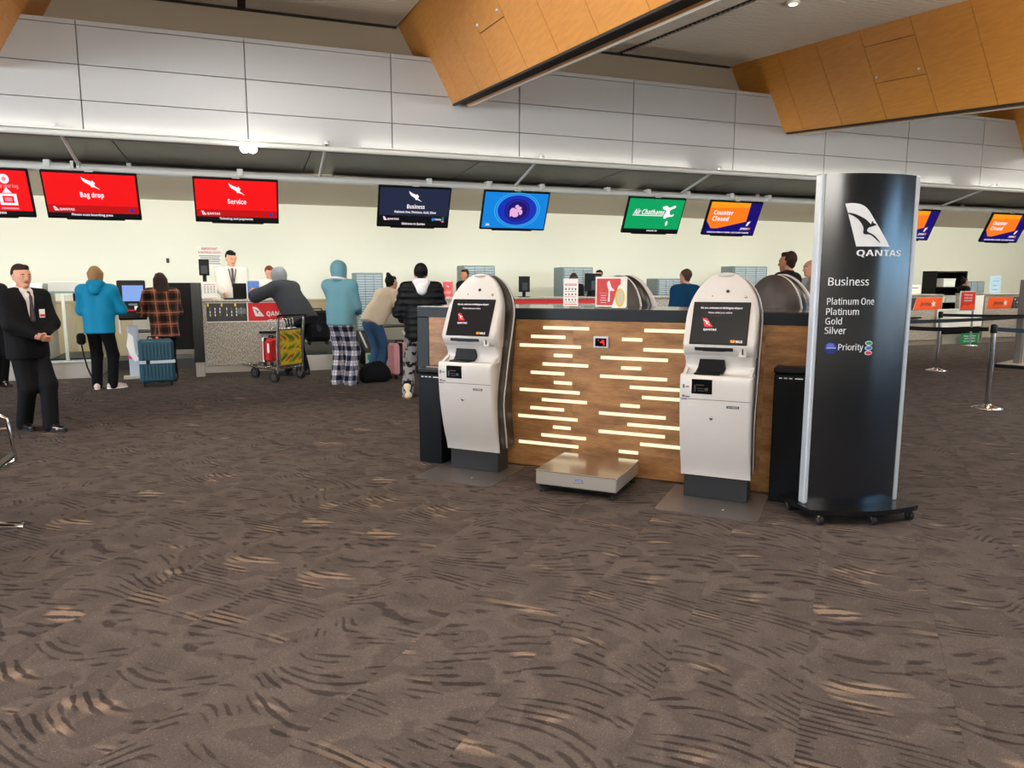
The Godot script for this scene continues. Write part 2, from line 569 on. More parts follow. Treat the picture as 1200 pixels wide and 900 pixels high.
# ---------------------------------------------------------------- bodies: tapered capsules joined by a smooth minimum, meshed as surface nets
func nets(out: Dictionary, bones: Array, cell: float, k: float, cut := Transform3D(), cut_y := -1e9, cut_x := 0.0) -> void:
	# cut: below cut_y in this frame (and within cut_x of its middle) the shape ends in a clean edge
	var lo := Vector3.ONE * 1e9
	var hi := -lo
	var marg := k * 5.0 + cell
	for b in bones:
		for e in [[b[0], b[2]], [b[1], b[3]]]:
			var m: Vector3 = Vector3.ONE * (e[1] + 2.5 * cell)
			lo = lo.min(e[0] - m)
			hi = hi.max(e[0] + m)
	var dim := Vector3i(((hi - lo) / cell).ceil()) + Vector3i.ONE
	var nx := dim.x
	var ny := dim.y
	var nz := dim.z
	var sy := nx
	var sz := nx * ny
	var f := PackedFloat32Array()
	f.resize(nx * ny * nz)
	for b in bones:
		var a: Vector3 = b[0]
		var c: Vector3 = b[1]
		var ra: float = b[2]
		var rb: float = b[3]
		var ab := c - a
		var l2 := maxf(ab.length_squared(), 1e-9)
		var mr := Vector3.ONE * (maxf(ra, rb) + marg)
		var q0 := Vector3i((a.min(c) - mr - lo) / cell).max(Vector3i.ZERO)
		var q1 := (Vector3i((a.max(c) + mr - lo) / cell) + Vector3i.ONE).min(dim - Vector3i.ONE)
		for z in range(q0.z, q1.z + 1):
			for y in range(q0.y, q1.y + 1):
				var i := q0.x + y * sy + z * sz
				var p := lo + Vector3(q0.x, y, z) * cell
				for x in range(q0.x, q1.x + 1):
					var t := clampf((p - a).dot(ab) / l2, 0.0, 1.0)
					var d := (p - a - ab * t).length() - ra - (rb - ra) * t
					if d < marg:
						f[i] += exp(-d / k)
					i += 1
					p.x += cell
	if cut_y > -1e8:
		var inv := cut.affine_inverse()
		var qi := 0
		for z in nz:
			for y in ny:
				for x in nx:
					if f[qi] > 0.01:
						var p := inv * (lo + Vector3(x, y, z) * cell)
						if p.y < cut_y + 0.06 and absf(p.x) < cut_x:
							f[qi] = minf(f[qi], exp((p.y - cut_y) / 0.008))
					qi += 1
	var V: PackedVector3Array = out.v
	var F: PackedInt32Array = out.i
	var vid := PackedInt32Array()
	vid.resize(f.size())
	vid.fill(-1)
	var offs := [0, 1, sy, sy + 1, sz, sz + 1, sz + sy, sz + sy + 1]
	var pos := [Vector3(0, 0, 0), Vector3(1, 0, 0), Vector3(0, 1, 0), Vector3(1, 1, 0), Vector3(0, 0, 1), Vector3(1, 0, 1), Vector3(0, 1, 1), Vector3(1, 1, 1)]
	var edges := [[0, 1], [2, 3], [4, 5], [6, 7], [0, 2], [1, 3], [4, 6], [5, 7], [0, 4], [1, 5], [2, 6], [3, 7]]
	var steps := [1, -1, sy, -sy, sz, -sz]
	for i in range(sz + sy + 1, f.size() - sz - sy - 1):
		if f[i] <= 1.0:
			continue
		for s in 6:
			var st: int = steps[s]
			if f[i + st] > 1.0:
				continue
			var base := i if st > 0 else i + st
			var u: int
			var w: int
			if s < 2: u = sy; w = sz
			elif s < 4: u = sz; w = 1
			else: u = 1; w = sy
			var ids := [0, 0, 0, 0]
			var n := 0
			for cidx in [base, base - u, base - u - w, base - w]:
				if vid[cidx] < 0:
					var sum := Vector3()
					var cnt := 0
					for e in edges:
						var fa := f[cidx + offs[e[0]]]
						var fb := f[cidx + offs[e[1]]]
						if (fa > 1.0) != (fb > 1.0):
							var ga := -log(maxf(fa, 1e-6))
							var gb := -log(maxf(fb, 1e-6))
							sum += pos[e[0]].lerp(pos[e[1]], clampf(ga / (ga - gb), 0.0, 1.0))
							cnt += 1
					var cz: int = cidx / sz
					var cy: int = (cidx - cz * sz) / sy
					var cx: int = cidx - cz * sz - cy * sy
					vid[cidx] = V.size()
					V.append(lo + (Vector3(cx, cy, cz) + sum / maxf(cnt, 1)) * cell)
				ids[n] = vid[cidx]
				n += 1
			# Godot front faces are clockwise
			if st > 0:
				F.append_array([ids[0], ids[2], ids[1], ids[0], ids[3], ids[2]])
			else:
				F.append_array([ids[0], ids[1], ids[2], ids[0], ids[2], ids[3]])
	out.v = V
	out.i = F

func nets_mesh(out: Dictionary, ripple := 0.0, per := 0.1) -> ArrayMesh:
	var V: PackedVector3Array = out.v
	var F: PackedInt32Array = out.i
	for pass_ in 2:
		var N := PackedVector3Array()
		N.resize(V.size())
		for t in range(0, F.size(), 3):
			var n := (V[F[t + 2]] - V[F[t]]).cross(V[F[t + 1]] - V[F[t]])
			N[F[t]] += n
			N[F[t + 1]] += n
			N[F[t + 2]] += n
		for i in V.size():
			N[i] = N[i].normalized()
		if pass_ == 0 and ripple > 0.0:
			for i in V.size():
				V[i] += N[i] * ripple * (absf(sin(V[i].y * PI / per)) - 0.5)
			continue
		var arr := []
		arr.resize(Mesh.ARRAY_MAX)
		arr[Mesh.ARRAY_VERTEX] = V
		arr[Mesh.ARRAY_NORMAL] = N
		arr[Mesh.ARRAY_INDEX] = F
		var am := ArrayMesh.new()
		am.add_surface_from_arrays(Mesh.PRIMITIVE_TRIANGLES, arr)
		return am
	return null

func fresh() -> Dictionary:
	return {"v": PackedVector3Array(), "i": PackedInt32Array()}

func bend(a: Vector3, b: Vector3, la: float, lb: float, hint: Vector3) -> Vector3:
	# the joint between two limbs of given lengths
	var d := b - a
	var l := minf(d.length(), (la + lb) * 0.999)
	var n := d.normalized()
	var x := (la * la - lb * lb + l * l) / (2.0 * l)
	var h := sqrt(maxf(la * la - x * x, 0.0))
	var s := (hint - n * hint.dot(n)).normalized()
	return a + n * x + s * h

# local axes: +z is where the person faces, +x is the person's left
func person(label: String, at: Vector3, turn: float, P: Dictionary) -> Node3D:
	var o := thing("person", label, "person", at, turn, "")
	var H: float = P.get("h", 1.7)
	var k := H / 1.72
	var cell: float = P.get("cell", 0.018)
	var lean: float = P.get("lean", 0.0)
	var roll: float = P.get("roll", 0.0)
	var hip_at := Vector3(0, 0.90 * k + P.get("hip_dy", 0.0), P.get("hip_dz", 0.0))
	var T := Transform3D(Basis(Vector3(0, 0, 1), roll) * Basis(Vector3(1, 0, 0), lean), hip_at)
	var sw: float = P.get("sw", 0.185) * k
	var tp := func(x: float, y: float, z: float) -> Vector3: return T * Vector3(x * k, y * k, z * k)
	var g: float = P.get("girth", 1.0)
	var neck: Vector3 = tp.call(0, 0.575, -0.01)
	var HB := Basis(Vector3(0, 1, 0), P.get("head_yaw", 0.0)) * Basis(Vector3(1, 0, 0), P.get("head_pitch", 0.0)) * Basis(Vector3(0, 0, 1), P.get("head_roll", 0.0))
	var head: Vector3 = neck + Basis(Vector3(0, 0, 1), roll * 0.6) * Basis(Vector3(1, 0, 0), lean * 0.75) * Vector3(0, 0.125 * k, 0.02)
	var feet: Array = P.get("feet", [Vector3(0.1, 0, 0), Vector3(-0.1, 0, 0)])
	var hands: Array = P.get("hands", [tp.call(0.24, -0.06, 0.05), tp.call(-0.24, -0.06, 0.05)])
	var elb: Array = P.get("elbow", [Vector3(0.6, -0.2, -1), Vector3(-0.6, -0.2, -1)])
	var legs := []
	var arms := []
	for s in 2:
		var sg := 1.0 if s == 0 else -1.0
		var hip: Vector3 = T.origin + Vector3(sg * 0.085 * k, -0.02, 0)
		var ank: Vector3 = feet[s] + Vector3(0, 0.075 * k, 0)
		var knee := bend(hip, ank, 0.43 * k, 0.42 * k, Vector3(sg * 0.1, 0, 1))
		legs.append([hip, knee, ank])
		var sh: Vector3 = tp.call(sg * sw / k, 0.50, -0.005)
		var ha: Vector3 = hands[s]
		var el := bend(sh, ha, 0.30 * k, 0.265 * k, elb[s])
		arms.append([sh, el, ha])
	# --- skin: one continuous figure
	var out := fresh()
	var B := []
	for s in 2:
		var L: Array = legs[s]
		var A: Array = arms[s]
		B.append([L[0], L[1], 0.075 * k, 0.05 * k])
		B.append([L[1], L[2], 0.048 * k, 0.034 * k])
		B.append([A[0], A[1], 0.043 * k, 0.035 * k])
		var wr: Vector3 = A[2]
		B.append([A[1], wr, 0.036 * k, 0.024 * k])
		B.append([L[2], feet[s] + Vector3(0, 0.03, 0.12 * k), 0.034 * k, 0.026 * k])
		B.append([tp.call((0.06 if s == 0 else -0.06), 0.0, 0), tp.call((0.085 if s == 0 else -0.085), 0.42, 0.0), 0.09 * k * g, 0.092 * k * g])
		B.append([neck, A[0], 0.045 * k, 0.05 * k])
	B.append([tp.call(0, 0.3, -0.01), neck, 0.08 * k, 0.05 * k])
	nets(out, B, cell, 0.014)
	# head on a finer grid, joined at the neck
	var hd := func(x: float, y: float, z: float) -> Vector3: return head + HB * (Vector3(x, y, z) * k)
	var hb := [
		[hd.call(0, 0.035, -0.018), hd.call(0, 0.032, 0.012), 0.083 * k, 0.074 * k],
		[hd.call(0, -0.005, 0.028), hd.call(0, -0.072, 0.05), 0.062 * k, 0.034 * k],
		[hd.call(0.03, -0.035, 0.012), hd.call(0.012, -0.078, 0.052), 0.04 * k, 0.022 * k],
		[hd.call(-0.03, -0.035, 0.012), hd.call(-0.012, -0.078, 0.052), 0.04 * k, 0.022 * k],
		[hd.call(0, 0.012, 0.087), hd.call(0, -0.022, 0.102), 0.008 * k, 0.0135 * k],
		[hd.call(-0.034, 0.026, 0.077), hd.call(0.034, 0.026, 0.077), 0.010 * k, 0.010 * k],
		[hd.call(0.079, 0.014, -0.012), hd.call(0.078, -0.022, -0.006), 0.014 * k, 0.010 * k],
		[hd.call(-0.079, 0.014, -0.012), hd.call(-0.078, -0.022, -0.006), 0.014 * k, 0.010 * k],
		[hd.call(0, -0.045, -0.02), neck, 0.05 * k, 0.055 * k]]
	nets(out, hb, 0.009, 0.006)
	# hands: palm, four fingers of different lengths, thumb off the side
	if not P.get("no_hands", false):
		for s in 2:
			var sg := 1.0 if s == 0 else -1.0
			var A: Array = arms[s]
			var d: Vector3 = (A[2] - A[1]).normalized()
			var hx: Vector3 = P.get("palm", [Vector3(-1, 0, 0), Vector3(1, 0, 0)])[s]
			var pn := (hx - d * hx.dot(d)).normalized()   # where the palm faces
			var sd := d.cross(pn) * sg                    # towards the thumb
			var w: Vector3 = A[2]
			var fb := [[w - d * 0.015, w + d * 0.05, 0.023, 0.024], [w + d * 0.05 + sd * 0.024, w + d * 0.055 - sd * 0.024, 0.015, 0.014]]
			for fi in 4:
				var root := w + d * 0.06 + sd * (0.027 - 0.018 * fi)
				var ln: float = [0.040, 0.045, 0.041, 0.032][fi]
				var cu: float = P.get("curl", 0.7)
				var d1 := (d + pn * cu * 0.6).normalized()
				var d2 := (d * (1.0 - cu * 0.7) + pn * cu * 1.4).normalized()
				fb.append([root, root + d1 * ln, 0.0088, 0.0082])
				fb.append([root + d1 * ln, root + d1 * ln + d2 * ln * 0.85, 0.0082, 0.007])
			var tr := w + d * 0.018 + sd * 0.024
			var td := (d * 0.7 + sd * 0.55 + pn * 0.45).normalized()
			fb.append([tr, tr + td * 0.036, 0.012, 0.0095])
			fb.append([tr + td * 0.036, tr + td * 0.036 + (d * 0.8 + pn * 0.5).normalized() * 0.027, 0.0095, 0.008])
			nets(out, fb, 0.0065, 0.003)
	put("body", nets_mesh(out), P.get("skin", M.skin), o)
	# face
	for sg in [1.0, -1.0]:
		var e := MB.new()
		e.ball(hd.call(0.031 * sg, 0.008, 0.0785), Vector3(0.0115, 0.0075, 0.0085) * k, 10, HB)
		var eye := put("eye", e.mesh(), M.eye_white, o)
		var p := MB.new()
		p.ball(hd.call(0.031 * sg, 0.008, 0.0838), Vector3.ONE * 0.0056 * k, 8)
		put("iris", p.mesh(), M.iris, eye)
		var br := MB.new()
		br.tube([hd.call(0.014 * sg, 0.029, 0.089), hd.call(0.032 * sg, 0.034, 0.086), hd.call(0.048 * sg, 0.028, 0.075)], 0.0045 * k, 6)
		put("eyebrow", br.mesh(), P.get("hair_mat", M.hair_brown), o)
	var lp := MB.new()
	lp.tube([hd.call(-0.022, -0.048, 0.078), hd.call(-0.008, -0.045, 0.087), hd.call(0.008, -0.045, 0.087), hd.call(0.022, -0.048, 0.078)], 0.0058 * k, 6)
	put("mouth", lp.mesh(), M.lip, o)
	# --- top garment
	var pf: float = P.get("puff", 0.016)
	var hem: float = P.get("hem", -0.06)
	var hr: float = P.get("hem_r", 0.125)
	var tb_ := []
	for s in 2:
		var sg := 1.0 if s == 0 else -1.0
		var A: Array = arms[s]
		tb_.append([tp.call(0.05 * sg, hem - 0.10, 0.005), tp.call(0.06 * sg, 0.16, 0.005), hr * k * g, 0.105 * k * g + pf])
		tb_.append([tp.call(0.05 * sg, hem - 0.10, -0.02), tp.call(0.06 * sg, 0.16, -0.02), hr * k * g, 0.10 * k * g + pf])
		tb_.append([tp.call(0.06 * sg, 0.16, 0.0), tp.call(0.085 * sg, 0.43, 0.0), 0.103 * k * g + pf, 0.095 * k * g + pf])
		tb_.append([tp.call(0.03 * sg, 0.54, -0.012), A[0], 0.052 * k + pf, 0.056 * k + pf])
		tb_.append([A[0], A[1], 0.054 * k + pf * 1.1, 0.044 * k + pf * 1.2])
		tb_.append([A[1], A[1].lerp(A[2], 0.93), 0.044 * k + pf * 1.2, 0.032 * k + pf])
	var to := fresh()
	nets(to, tb_, cell, 0.018, T, hem * k, 0.21 * k * g)
	put(P.get("top_name", "jacket"), nets_mesh(to, P.get("ripple", 0.0), P.get("ripple_per", 0.075)), P.top, o)
	# --- trousers
	var fl: float = P.get("flare", 0.014)
	var bb := []
	for s in 2:
		var L: Array = legs[s]
		var sg := 1.0 if s == 0 else -1.0
		bb.append([tp.call(0.05 * sg, 0.06, 0), L[0] + Vector3(0, -0.03, 0), 0.108 * k * g, 0.10 * k * g])
		bb.append([L[0] + Vector3(0, -0.02, -0.005), L[1], 0.092 * k * g, 0.06 * k + fl * 0.8])
		bb.append([L[1], L[2] + Vector3(0, -0.02, 0), 0.058 * k + fl * 0.8, 0.046 * k + fl])
	var bo := fresh()
	nets(bo, bb, cell, 0.012)
	put("trousers", nets_mesh(bo), P.bottom, o)
	# --- shoes
	for s in 2:
		var L: Array = legs[s]
		var fd: Vector3 = P.get("toe", [Vector3(0.15, 0, 1), Vector3(-0.15, 0, 1)])[s].normalized()
		var b: Vector3 = feet[s]
		var so := fresh()
		var br: float = P.get("shoe_r", 1.0)
		nets(so, [[b + Vector3(0, 0.045, 0) - fd * 0.035, b + Vector3(0, 0.036, 0) + fd * 0.09, 0.042 * br, 0.036 * br],
			[b + Vector3(0, 0.036, 0) + fd * 0.06, b + Vector3(0, 0.03, 0) + fd * 0.165, 0.04 * br, 0.029 * br],
			[b + Vector3(0, 0.05, 0) - fd * 0.02, b + Vector3(0, P.get("boot", 0.085), 0) - fd * 0.01, 0.04 * br, 0.045 * br]], 0.011, 0.008)
		var sole := MB.new()
		var shoe := put("shoe", nets_mesh(so), P.get("shoes", M.shoe_black), o)
		var sp := []
		for q in 16:
			var a := TAU * q / 16.0
			sp.append(Vector2(cos(a) * 0.046 * br, 0.062 + sin(a) * 0.145))
		var rt := Vector3.UP.cross(fd)
		sole.prism(PackedVector2Array(sp), Transform3D(Basis(rt, fd, Vector3.UP), b), 0.022)
		put("sole", sole.mesh(), P.get("sole", M.rubber), shoe)
	# --- hair or headwear
	var hm: Material = P.get("hair_mat", M.hair_brown)
	var hs: String = P.get("hair", "short")
	var hbn := []
	if hs != "none":
		hbn = [[hd.call(0, 0.066, -0.034), hd.call(0, 0.072, 0.008), 0.081 * k, 0.060 * k], [hd.call(0, 0.03, -0.045), hd.call(0, -0.02, -0.052), 0.075 * k, 0.05 * k], [hd.call(-0.02, 0.10, 0.03), hd.call(0.03, 0.105, 0.035), 0.026 * k, 0.024 * k],
			[hd.call(0.055, 0.035, -0.03), hd.call(0.06, -0.005, -0.03), 0.035 * k, 0.02 * k], [hd.call(-0.055, 0.035, -0.03), hd.call(-0.06, -0.005, -0.03), 0.035 * k, 0.02 * k]]
	if hs == "cropped":
		hbn = [[hd.call(0, 0.046, -0.024), hd.call(0, 0.046, 0.002), 0.083 * k, 0.073 * k], [hd.call(0, 0.02, -0.04), hd.call(0, -0.03, -0.045), 0.07 * k, 0.045 * k]]
	elif hs == "bob":
		hbn.append([hd.call(0.05, 0.03, -0.03), hd.call(0.06, -0.05, -0.03), 0.055 * k, 0.035 * k])
		hbn.append([hd.call(-0.05, 0.03, -0.03), hd.call(-0.06, -0.05, -0.03), 0.055 * k, 0.035 * k])
		hbn.append([hd.call(0, 0.0, -0.06), hd.call(0, -0.075, -0.05), 0.06 * k, 0.045 * k])
	elif hs == "long":
		for sg in [0.045, -0.045, 0.0]:
			hbn.append([hd.call(sg, 0.02, -0.05), hd.call(sg * 1.3, -0.14, -0.075), 0.062 * k, 0.06 * k])
			hbn.append([hd.call(sg * 1.3, -0.14, -0.075), hd.call(sg * 1.5, -0.27, -0.10), 0.06 * k, 0.035 * k])
	elif hs == "bun":
		hbn.append([hd.call(0, 0.135, -0.075), hd.call(0, 0.15, -0.085), 0.036 * k, 0.032 * k])
		hbn.append([hd.call(0, 0.09, -0.05), hd.call(0, 0.13, -0.07), 0.04 * k, 0.025 * k])
	if hbn.size():
		var ho := fresh()
		nets(ho, hbn, 0.011, 0.008)
		put("hair", nets_mesh(ho), hm, o)
	if P.has("hood"):
		var bo2 := []
		if P.get("hood_up", true):
			bo2 = [[hd.call(0, 0.05, -0.035), hd.call(0, 0.05, 0.0), 0.105 * k, 0.10 * k], [hd.call(0, 0.0, -0.045), hd.call(0, -0.09, -0.05), 0.10 * k, 0.085 * k],
				[hd.call(0.06, 0.0, 0.0), hd.call(0.045, -0.1, 0.015), 0.045 * k, 0.05 * k], [hd.call(-0.06, 0.0, 0.0), hd.call(-0.045, -0.1, 0.015), 0.045 * k, 0.05 * k]]
		else:
			bo2 = [[tp.call(0.075, 0.58, -0.03), tp.call(0.0, 0.50, -0.115), 0.045, 0.06], [tp.call(-0.075, 0.58, -0.03), tp.call(0.0, 0.50, -0.115), 0.045, 0.06], [tp.call(0.07, 0.59, 0.0), tp.call(0.03, 0.55, 0.075), 0.04, 0.03], [tp.call(-0.07, 0.59, 0.0), tp.call(-0.03, 0.55, 0.075), 0.04, 0.03], [tp.call(-0.06, 0.60, -0.07), tp.call(0.06, 0.60, -0.07), 0.05, 0.05]]
		var oo := fresh()
		nets(oo, bo2, 0.013, 0.012)
		put("hood", nets_mesh(oo), P.hood, o)
	if P.has("collar"):
		var co := fresh()
		nets(co, [[tp.call(0.05, 0.57, 0.02), tp.call(-0.05, 0.57, 0.02), 0.035, 0.035], [tp.call(0.06, 0.58, -0.03), tp.call(-0.06, 0.58, -0.03), 0.042, 0.042]], 0.012, 0.008)
		put("collar", nets_mesh(co), P.collar, o)
	if P.has("neck_band"):
		var nb := MB.new()
		var ring := []
		for q in 17:
			var a := TAU * q / 16.0
			ring.append(tp.call(0.105 * cos(a), 0.585 - 0.025 * sin(a), -0.02 + 0.105 * sin(a)))
		nb.tube(ring, 0.021, 8, false)
		put("neck_band", nb.mesh(), P.neck_band, o)
	if P.has("shirt_front"):
		var fo := fresh()
		nets(fo, [[tp.call(0.03, 0.555, 0.045), tp.call(0, 0.22, 0.112 * g), 0.038, 0.012], [tp.call(-0.03, 0.555, 0.045), tp.call(0, 0.22, 0.112 * g), 0.038, 0.012], [tp.call(0.055, 0.575, 0.0), tp.call(-0.055, 0.575, 0.0), 0.035, 0.035], [tp.call(0, 0.50, 0.078), tp.call(0, 0.30, 0.105 * g), 0.05, 0.02]], 0.011, 0.008)
		put("shirt", nets_mesh(fo), P.shirt_front, o)
	if P.has("tie"):
		var to2 := fresh()
		nets(to2, [[tp.call(0, 0.545, 0.092), tp.call(0, 0.50, 0.124), 0.018, 0.014], [tp.call(0, 0.50, 0.124), tp.call(0, 0.26, 0.128 * g), 0.014, 0.024]], 0.008, 0.005)
		put("tie", nets_mesh(to2), P.tie, o)
	if P.has("lanyard"):
		var ly := MB.new()
		ly.tube([tp.call(0.065, 0.59, 0.0), tp.call(0.05, 0.50, 0.115), tp.call(0.0, 0.24, 0.135)], 0.007, 6)
		ly.tube([tp.call(-0.065, 0.59, 0.0), tp.call(-0.05, 0.50, 0.115), tp.call(0.0, 0.24, 0.135)], 0.007, 6)
		put("lanyard", ly.mesh(), P.lanyard, o)
	if P.get("badge", false):
		var bd := MB.new()
		bd.box(tp.call(0.10, 0.33, 0.128), Vector3(0.055, 0.085, 0.01), 0.003, T.basis)
		var bg := put("name_badge", bd.mesh(), M.paper, o)
		var b2 := MB.new()
		b2.box(tp.call(0.10, 0.31, 0.134), Vector3(0.045, 0.022, 0.004), 0.0, T.basis)
		put("badge_stripe", b2.mesh(), M.red_print, bg)
	return o

# ---------------------------------------------------------------- the setting
func dk(s: float, t: float, y := 0.0) -> Vector3:
	# s metres along the island desk, t metres in front of it
	return DESK + Vector3(0.70711, 0, 0.70711) * s + Vector3(-0.70711, 0, 0.70711) * t + Vector3(0, y, 0)

func area(called: String, at: Vector3, look: Vector3, size: Vector2, e: float, c: Color) -> void:
	var l := AreaLight3D.new()
	l.area_size = size
	l.light_energy = e
	l.light_color = c
	l.area_range = 40.0
	l.area_attenuation = 2.0
	l.shadow_enabled = true
	add_child(l, true)
	l.name = called
	l.look_at_from_position(at, at + look, Vector3.UP if absf(look.normalized().y) < 0.9 else Vector3.BACK)
	if called.begins_with("window"):
		return
	if called.begins_with("rail"):
		var u := thing("rail_uplight", "slim unseen uplight strip on the white rail, placed to light the panels, section %s from the left" % ["first", "second", "third", "fourth", "fifth", "sixth"][called.right(1).to_int() - 1], "light", at, 0.0, "unseen uplight strips on the white rail")
		bx("housing", Vector3(0, -0.012, 0), Vector3(size.x, 0.012, 0.03), M.pipe, u)
		bx("lamp_face", Vector3(0, -0.004, 0), Vector3(size.x, 0.003, 0.024), M.lens_soft, u)
		return
	# fitting added to each unseen light: a slim housing with a glowing face
	var washer := called.begins_with("wall")
	var o := thing("wall_washer" if washer else "unseen_hall_lamp", (("unseen strip lamp under the soffit, placed to light the wall behind " + ["the left wall corner", "the first red screens", "the dark and blue screens", "the orange and green screens", "the tall sign", "the rightmost orange screen"][called.right(1).to_int() - 1]) if washer else {"hall_light": "unseen hall lamp over the carpet in front of the bench", "hall_light_2": "unseen hall lamp over the carpet right of the tall sign", "hall_light_3": "unseen hall lamp over the left end of the hall", "hall_light_4": "unseen hall lamp over the belt posts", "hall_light_5": "unseen hall lamp up in the slats above the queue", "hall_light_7": "unseen hall lamp placed to light the orange counters", "hall_light_6": "added fill lamp out of view, tilted towards the desk from behind"}.get(called, "unseen upward lamp placed to light the ceiling bay %s" % ["left of the first beam", "above the open carpet", "right of the sign", "over the far right"][int(called) % 10 - 1 if called.is_valid_int() else (called.right(1).to_int() - 1) % 4])), "light", Vector3.ZERO, 0.0, "unseen strip lamps placed to wash the back wall" if washer else "unseen hall lamps")
	o.transform = l.transform
	bx("housing", Vector3(0, 0, 0.03), Vector3(size.x + 0.02, size.y + 0.02, 0.04), M.white_paint, o)
	bx("lamp_face", Vector3(0, 0, 0.006), Vector3(size.x, size.y, 0.004), M.lens_soft, o)
	if washer:
		put("added_visor", boxm(Vector3.ZERO, Vector3(size.x + 0.02, 0.012, 0.62)), M.white_paint, o, l.transform.basis.inverse() * Vector3(0, 0.062, -0.27), l.transform.basis.inverse())  # shade plate added to keep direct light off the soffit
		put("bracket", boxm(Vector3.ZERO, Vector3(0.06, 0.06, 0.04)), M.white_paint, o, l.transform.basis.inverse() * Vector3(0, 0.095, 0.0), l.transform.basis.inverse())

const ROOF := 0.098   # fall of the roof per metre towards the hall

func roof_y(z: float) -> float:
	return 4.97 - (z + 10.0) * ROOF

func setting() -> void:
	# floor slab and carpet tiles laid square to the island desk
	var fl := struct_(bx("floor", Vector3(7, -0.106, -6), Vector3(36, 0.2, 22), M.carpet_far, self)) as MeshInstance3D
	var tiles := []
	for i in range(-50, 60):
		for j in range(-40, 60):
			var c := dk(0.31 + 0.5 * i + 0.25, 0.5 * j + 0.25)
			if c.x < -10.4 or c.x > 24.4 or c.z < -16.4 or c.z > 4.6:
				continue
			var depth := c.x * 0.342 - c.z * 0.94
			var side := absf(c.x * 0.94 + c.z * 0.342)
			tiles.append([depth if depth > 1.6 and side < depth * 0.76 + 0.6 else 999.0, i, j, c])
	tiles.sort_custom(func(a, b): return a[0] < b[0] if a[0] != b[0] else (a[1] < b[1] if a[1] != b[1] else a[2] < b[2]))
	var shared := {}
	var rest := MB.new()
	var R := Basis(Vector3.UP, DESK_TURN)
	rng.seed = 77
	var colu := {}
	for k in tiles.size():
		var t: Array = tiles[k]
		if not colu.has(t[1]):
			colu[t[1]] = rng.randi_range(0, 7)
		var uo: float = colu[t[1]] * 0.125 + 0.02
		var vo: float = posmod(t[2] + colu[t[1]] * 3, 5) * 0.19531
		var key := "%f %f" % [uo, vo]
		var single: bool = k < 300
		if single and shared.has(key):
			var o := put("carpet_tile", shared[key], M.carpet, fl, t[3] + Vector3(0, 0.106, 0) - Vector3(7, 0, -6), R)
			continue
		var b: MB = MB.new() if single else rest
		var P := []
		for e in [[-1, -1], [1, -1], [1, 1], [-1, 1]]:
			P.append([Vector3(e[0] * 0.2496, 0, e[1] * 0.2496), Vector3(e[0] * 0.24995, -0.0015, e[1] * 0.24995), Vector2(uo + (e[0] + 1) * 0.0976, vo + (e[1] + 1) * 0.0976)])
		var place := func(p: Vector3) -> Vector3: return p if single else R * p + t[3] - Vector3(7, -0.106, -6) + Vector3(0, 0, 0)
		b.tri(place.call(P[0][0]), place.call(P[1][0]), place.call(P[2][0]), Vector3.UP, -1, P[0][2], P[1][2], P[2][2])
		b.tri(place.call(P[0][0]), place.call(P[2][0]), place.call(P[3][0]), Vector3.UP, -1, P[0][2], P[2][2], P[3][2])
		for q in 4:
			var w := (q + 1) % 4
			var n: Vector3 = (P[q][0] + P[w][0]) * 4.0
			if not single: n = R * n
			b.tri(place.call(P[q][0]), place.call(P[w][0]), place.call(P[w][1]), n, -1, P[q][2], P[w][2], P[w][2])
			b.tri(place.call(P[q][0]), place.call(P[w][1]), place.call(P[q][1]), n, -1, P[q][2], P[w][2], P[q][2])
		if single:
			shared[key] = b.mesh()
			put("carpet_tile", shared[key], M.carpet, fl, t[3] + Vector3(0, 0.106, 0) - Vector3(7, 0, -6), R)
	put("carpet_field", rest.mesh(), M.carpet, fl).set_meta("kind", "stuff")
	fl.mesh = boxm(Vector3.ZERO, Vector3(36, 0.2, 22))
	fl.position = Vector3(7, -0.106, -6)

	# wall behind the counters, with a darker dado
	var wb := struct_(bx("wall_front", Vector3(7, 1.6, -16.15), Vector3(36, 3.4, 0.3), M.wall, self))
	bx("dado", Vector3(7, 0.55, -15.985), Vector3(36, 1.1, 0.03), M.dado, wb)
	bx("dado_rail", Vector3(7, 1.12, -15.975), Vector3(36, 0.05, 0.05), M.dado, wb, 0.01)
	# soffit over the counters, falling slightly to the wall; metal panels in front, painted behind
	var sy := func(z: float) -> float: return 3.29 + (z + 9.95) * 0.033
	var tl := Basis(Vector3(1, 0, 0), -atan(0.033))
	var sb := MB.new()
	sb.box(Vector3(7, sy.call(-13.12) + 0.10, -13.12), Vector3(36, 0.2, 6.1), 0.0, tl)
	var so := struct_(put("ceiling_soffit", sb.mesh(), M.soffit_tan))
	for i in 15:
		var pb := MB.new()
		pb.box(Vector3(-9.88 + 2.4 * i, sy.call(-11.11) - 0.008, -11.11), Vector3(2.388, 0.03, 2.1), 0.004, tl)
		put("soffit_panel", pb.mesh(), M.soffit_metal, so)
	# bulkhead of white panels above the counters
	var bh := struct_(bx("wall_bulkhead", Vector3(7, 3.83, -10.1), Vector3(36, 1.25, 0.3), M.seam, self))
	var rows := [[3.215, 3.574], [3.582, 3.967], [3.975, 4.397], [4.403, 4.455]]
	for i in 20:
		for r in rows:
			bx("panel", Vector3(-10.68 + 1.8 * i + 0.9, (r[0] + r[1]) / 2, -9.935), Vector3(1.788, r[1] - r[0], 0.05), M.panel, bh, 0.004)
	bx("ledge", Vector3(7, 4.45, -10.35), Vector3(36, 0.03, 0.8), M.panel, bh)
	struct_(bx("wall_fascia", Vector3(7, 4.85, -10.75), Vector3(36, 1.0, 0.3), M.fascia, self))
	# sloping roof with a metal slat ceiling between the timber beams
	var rb := MB.new()
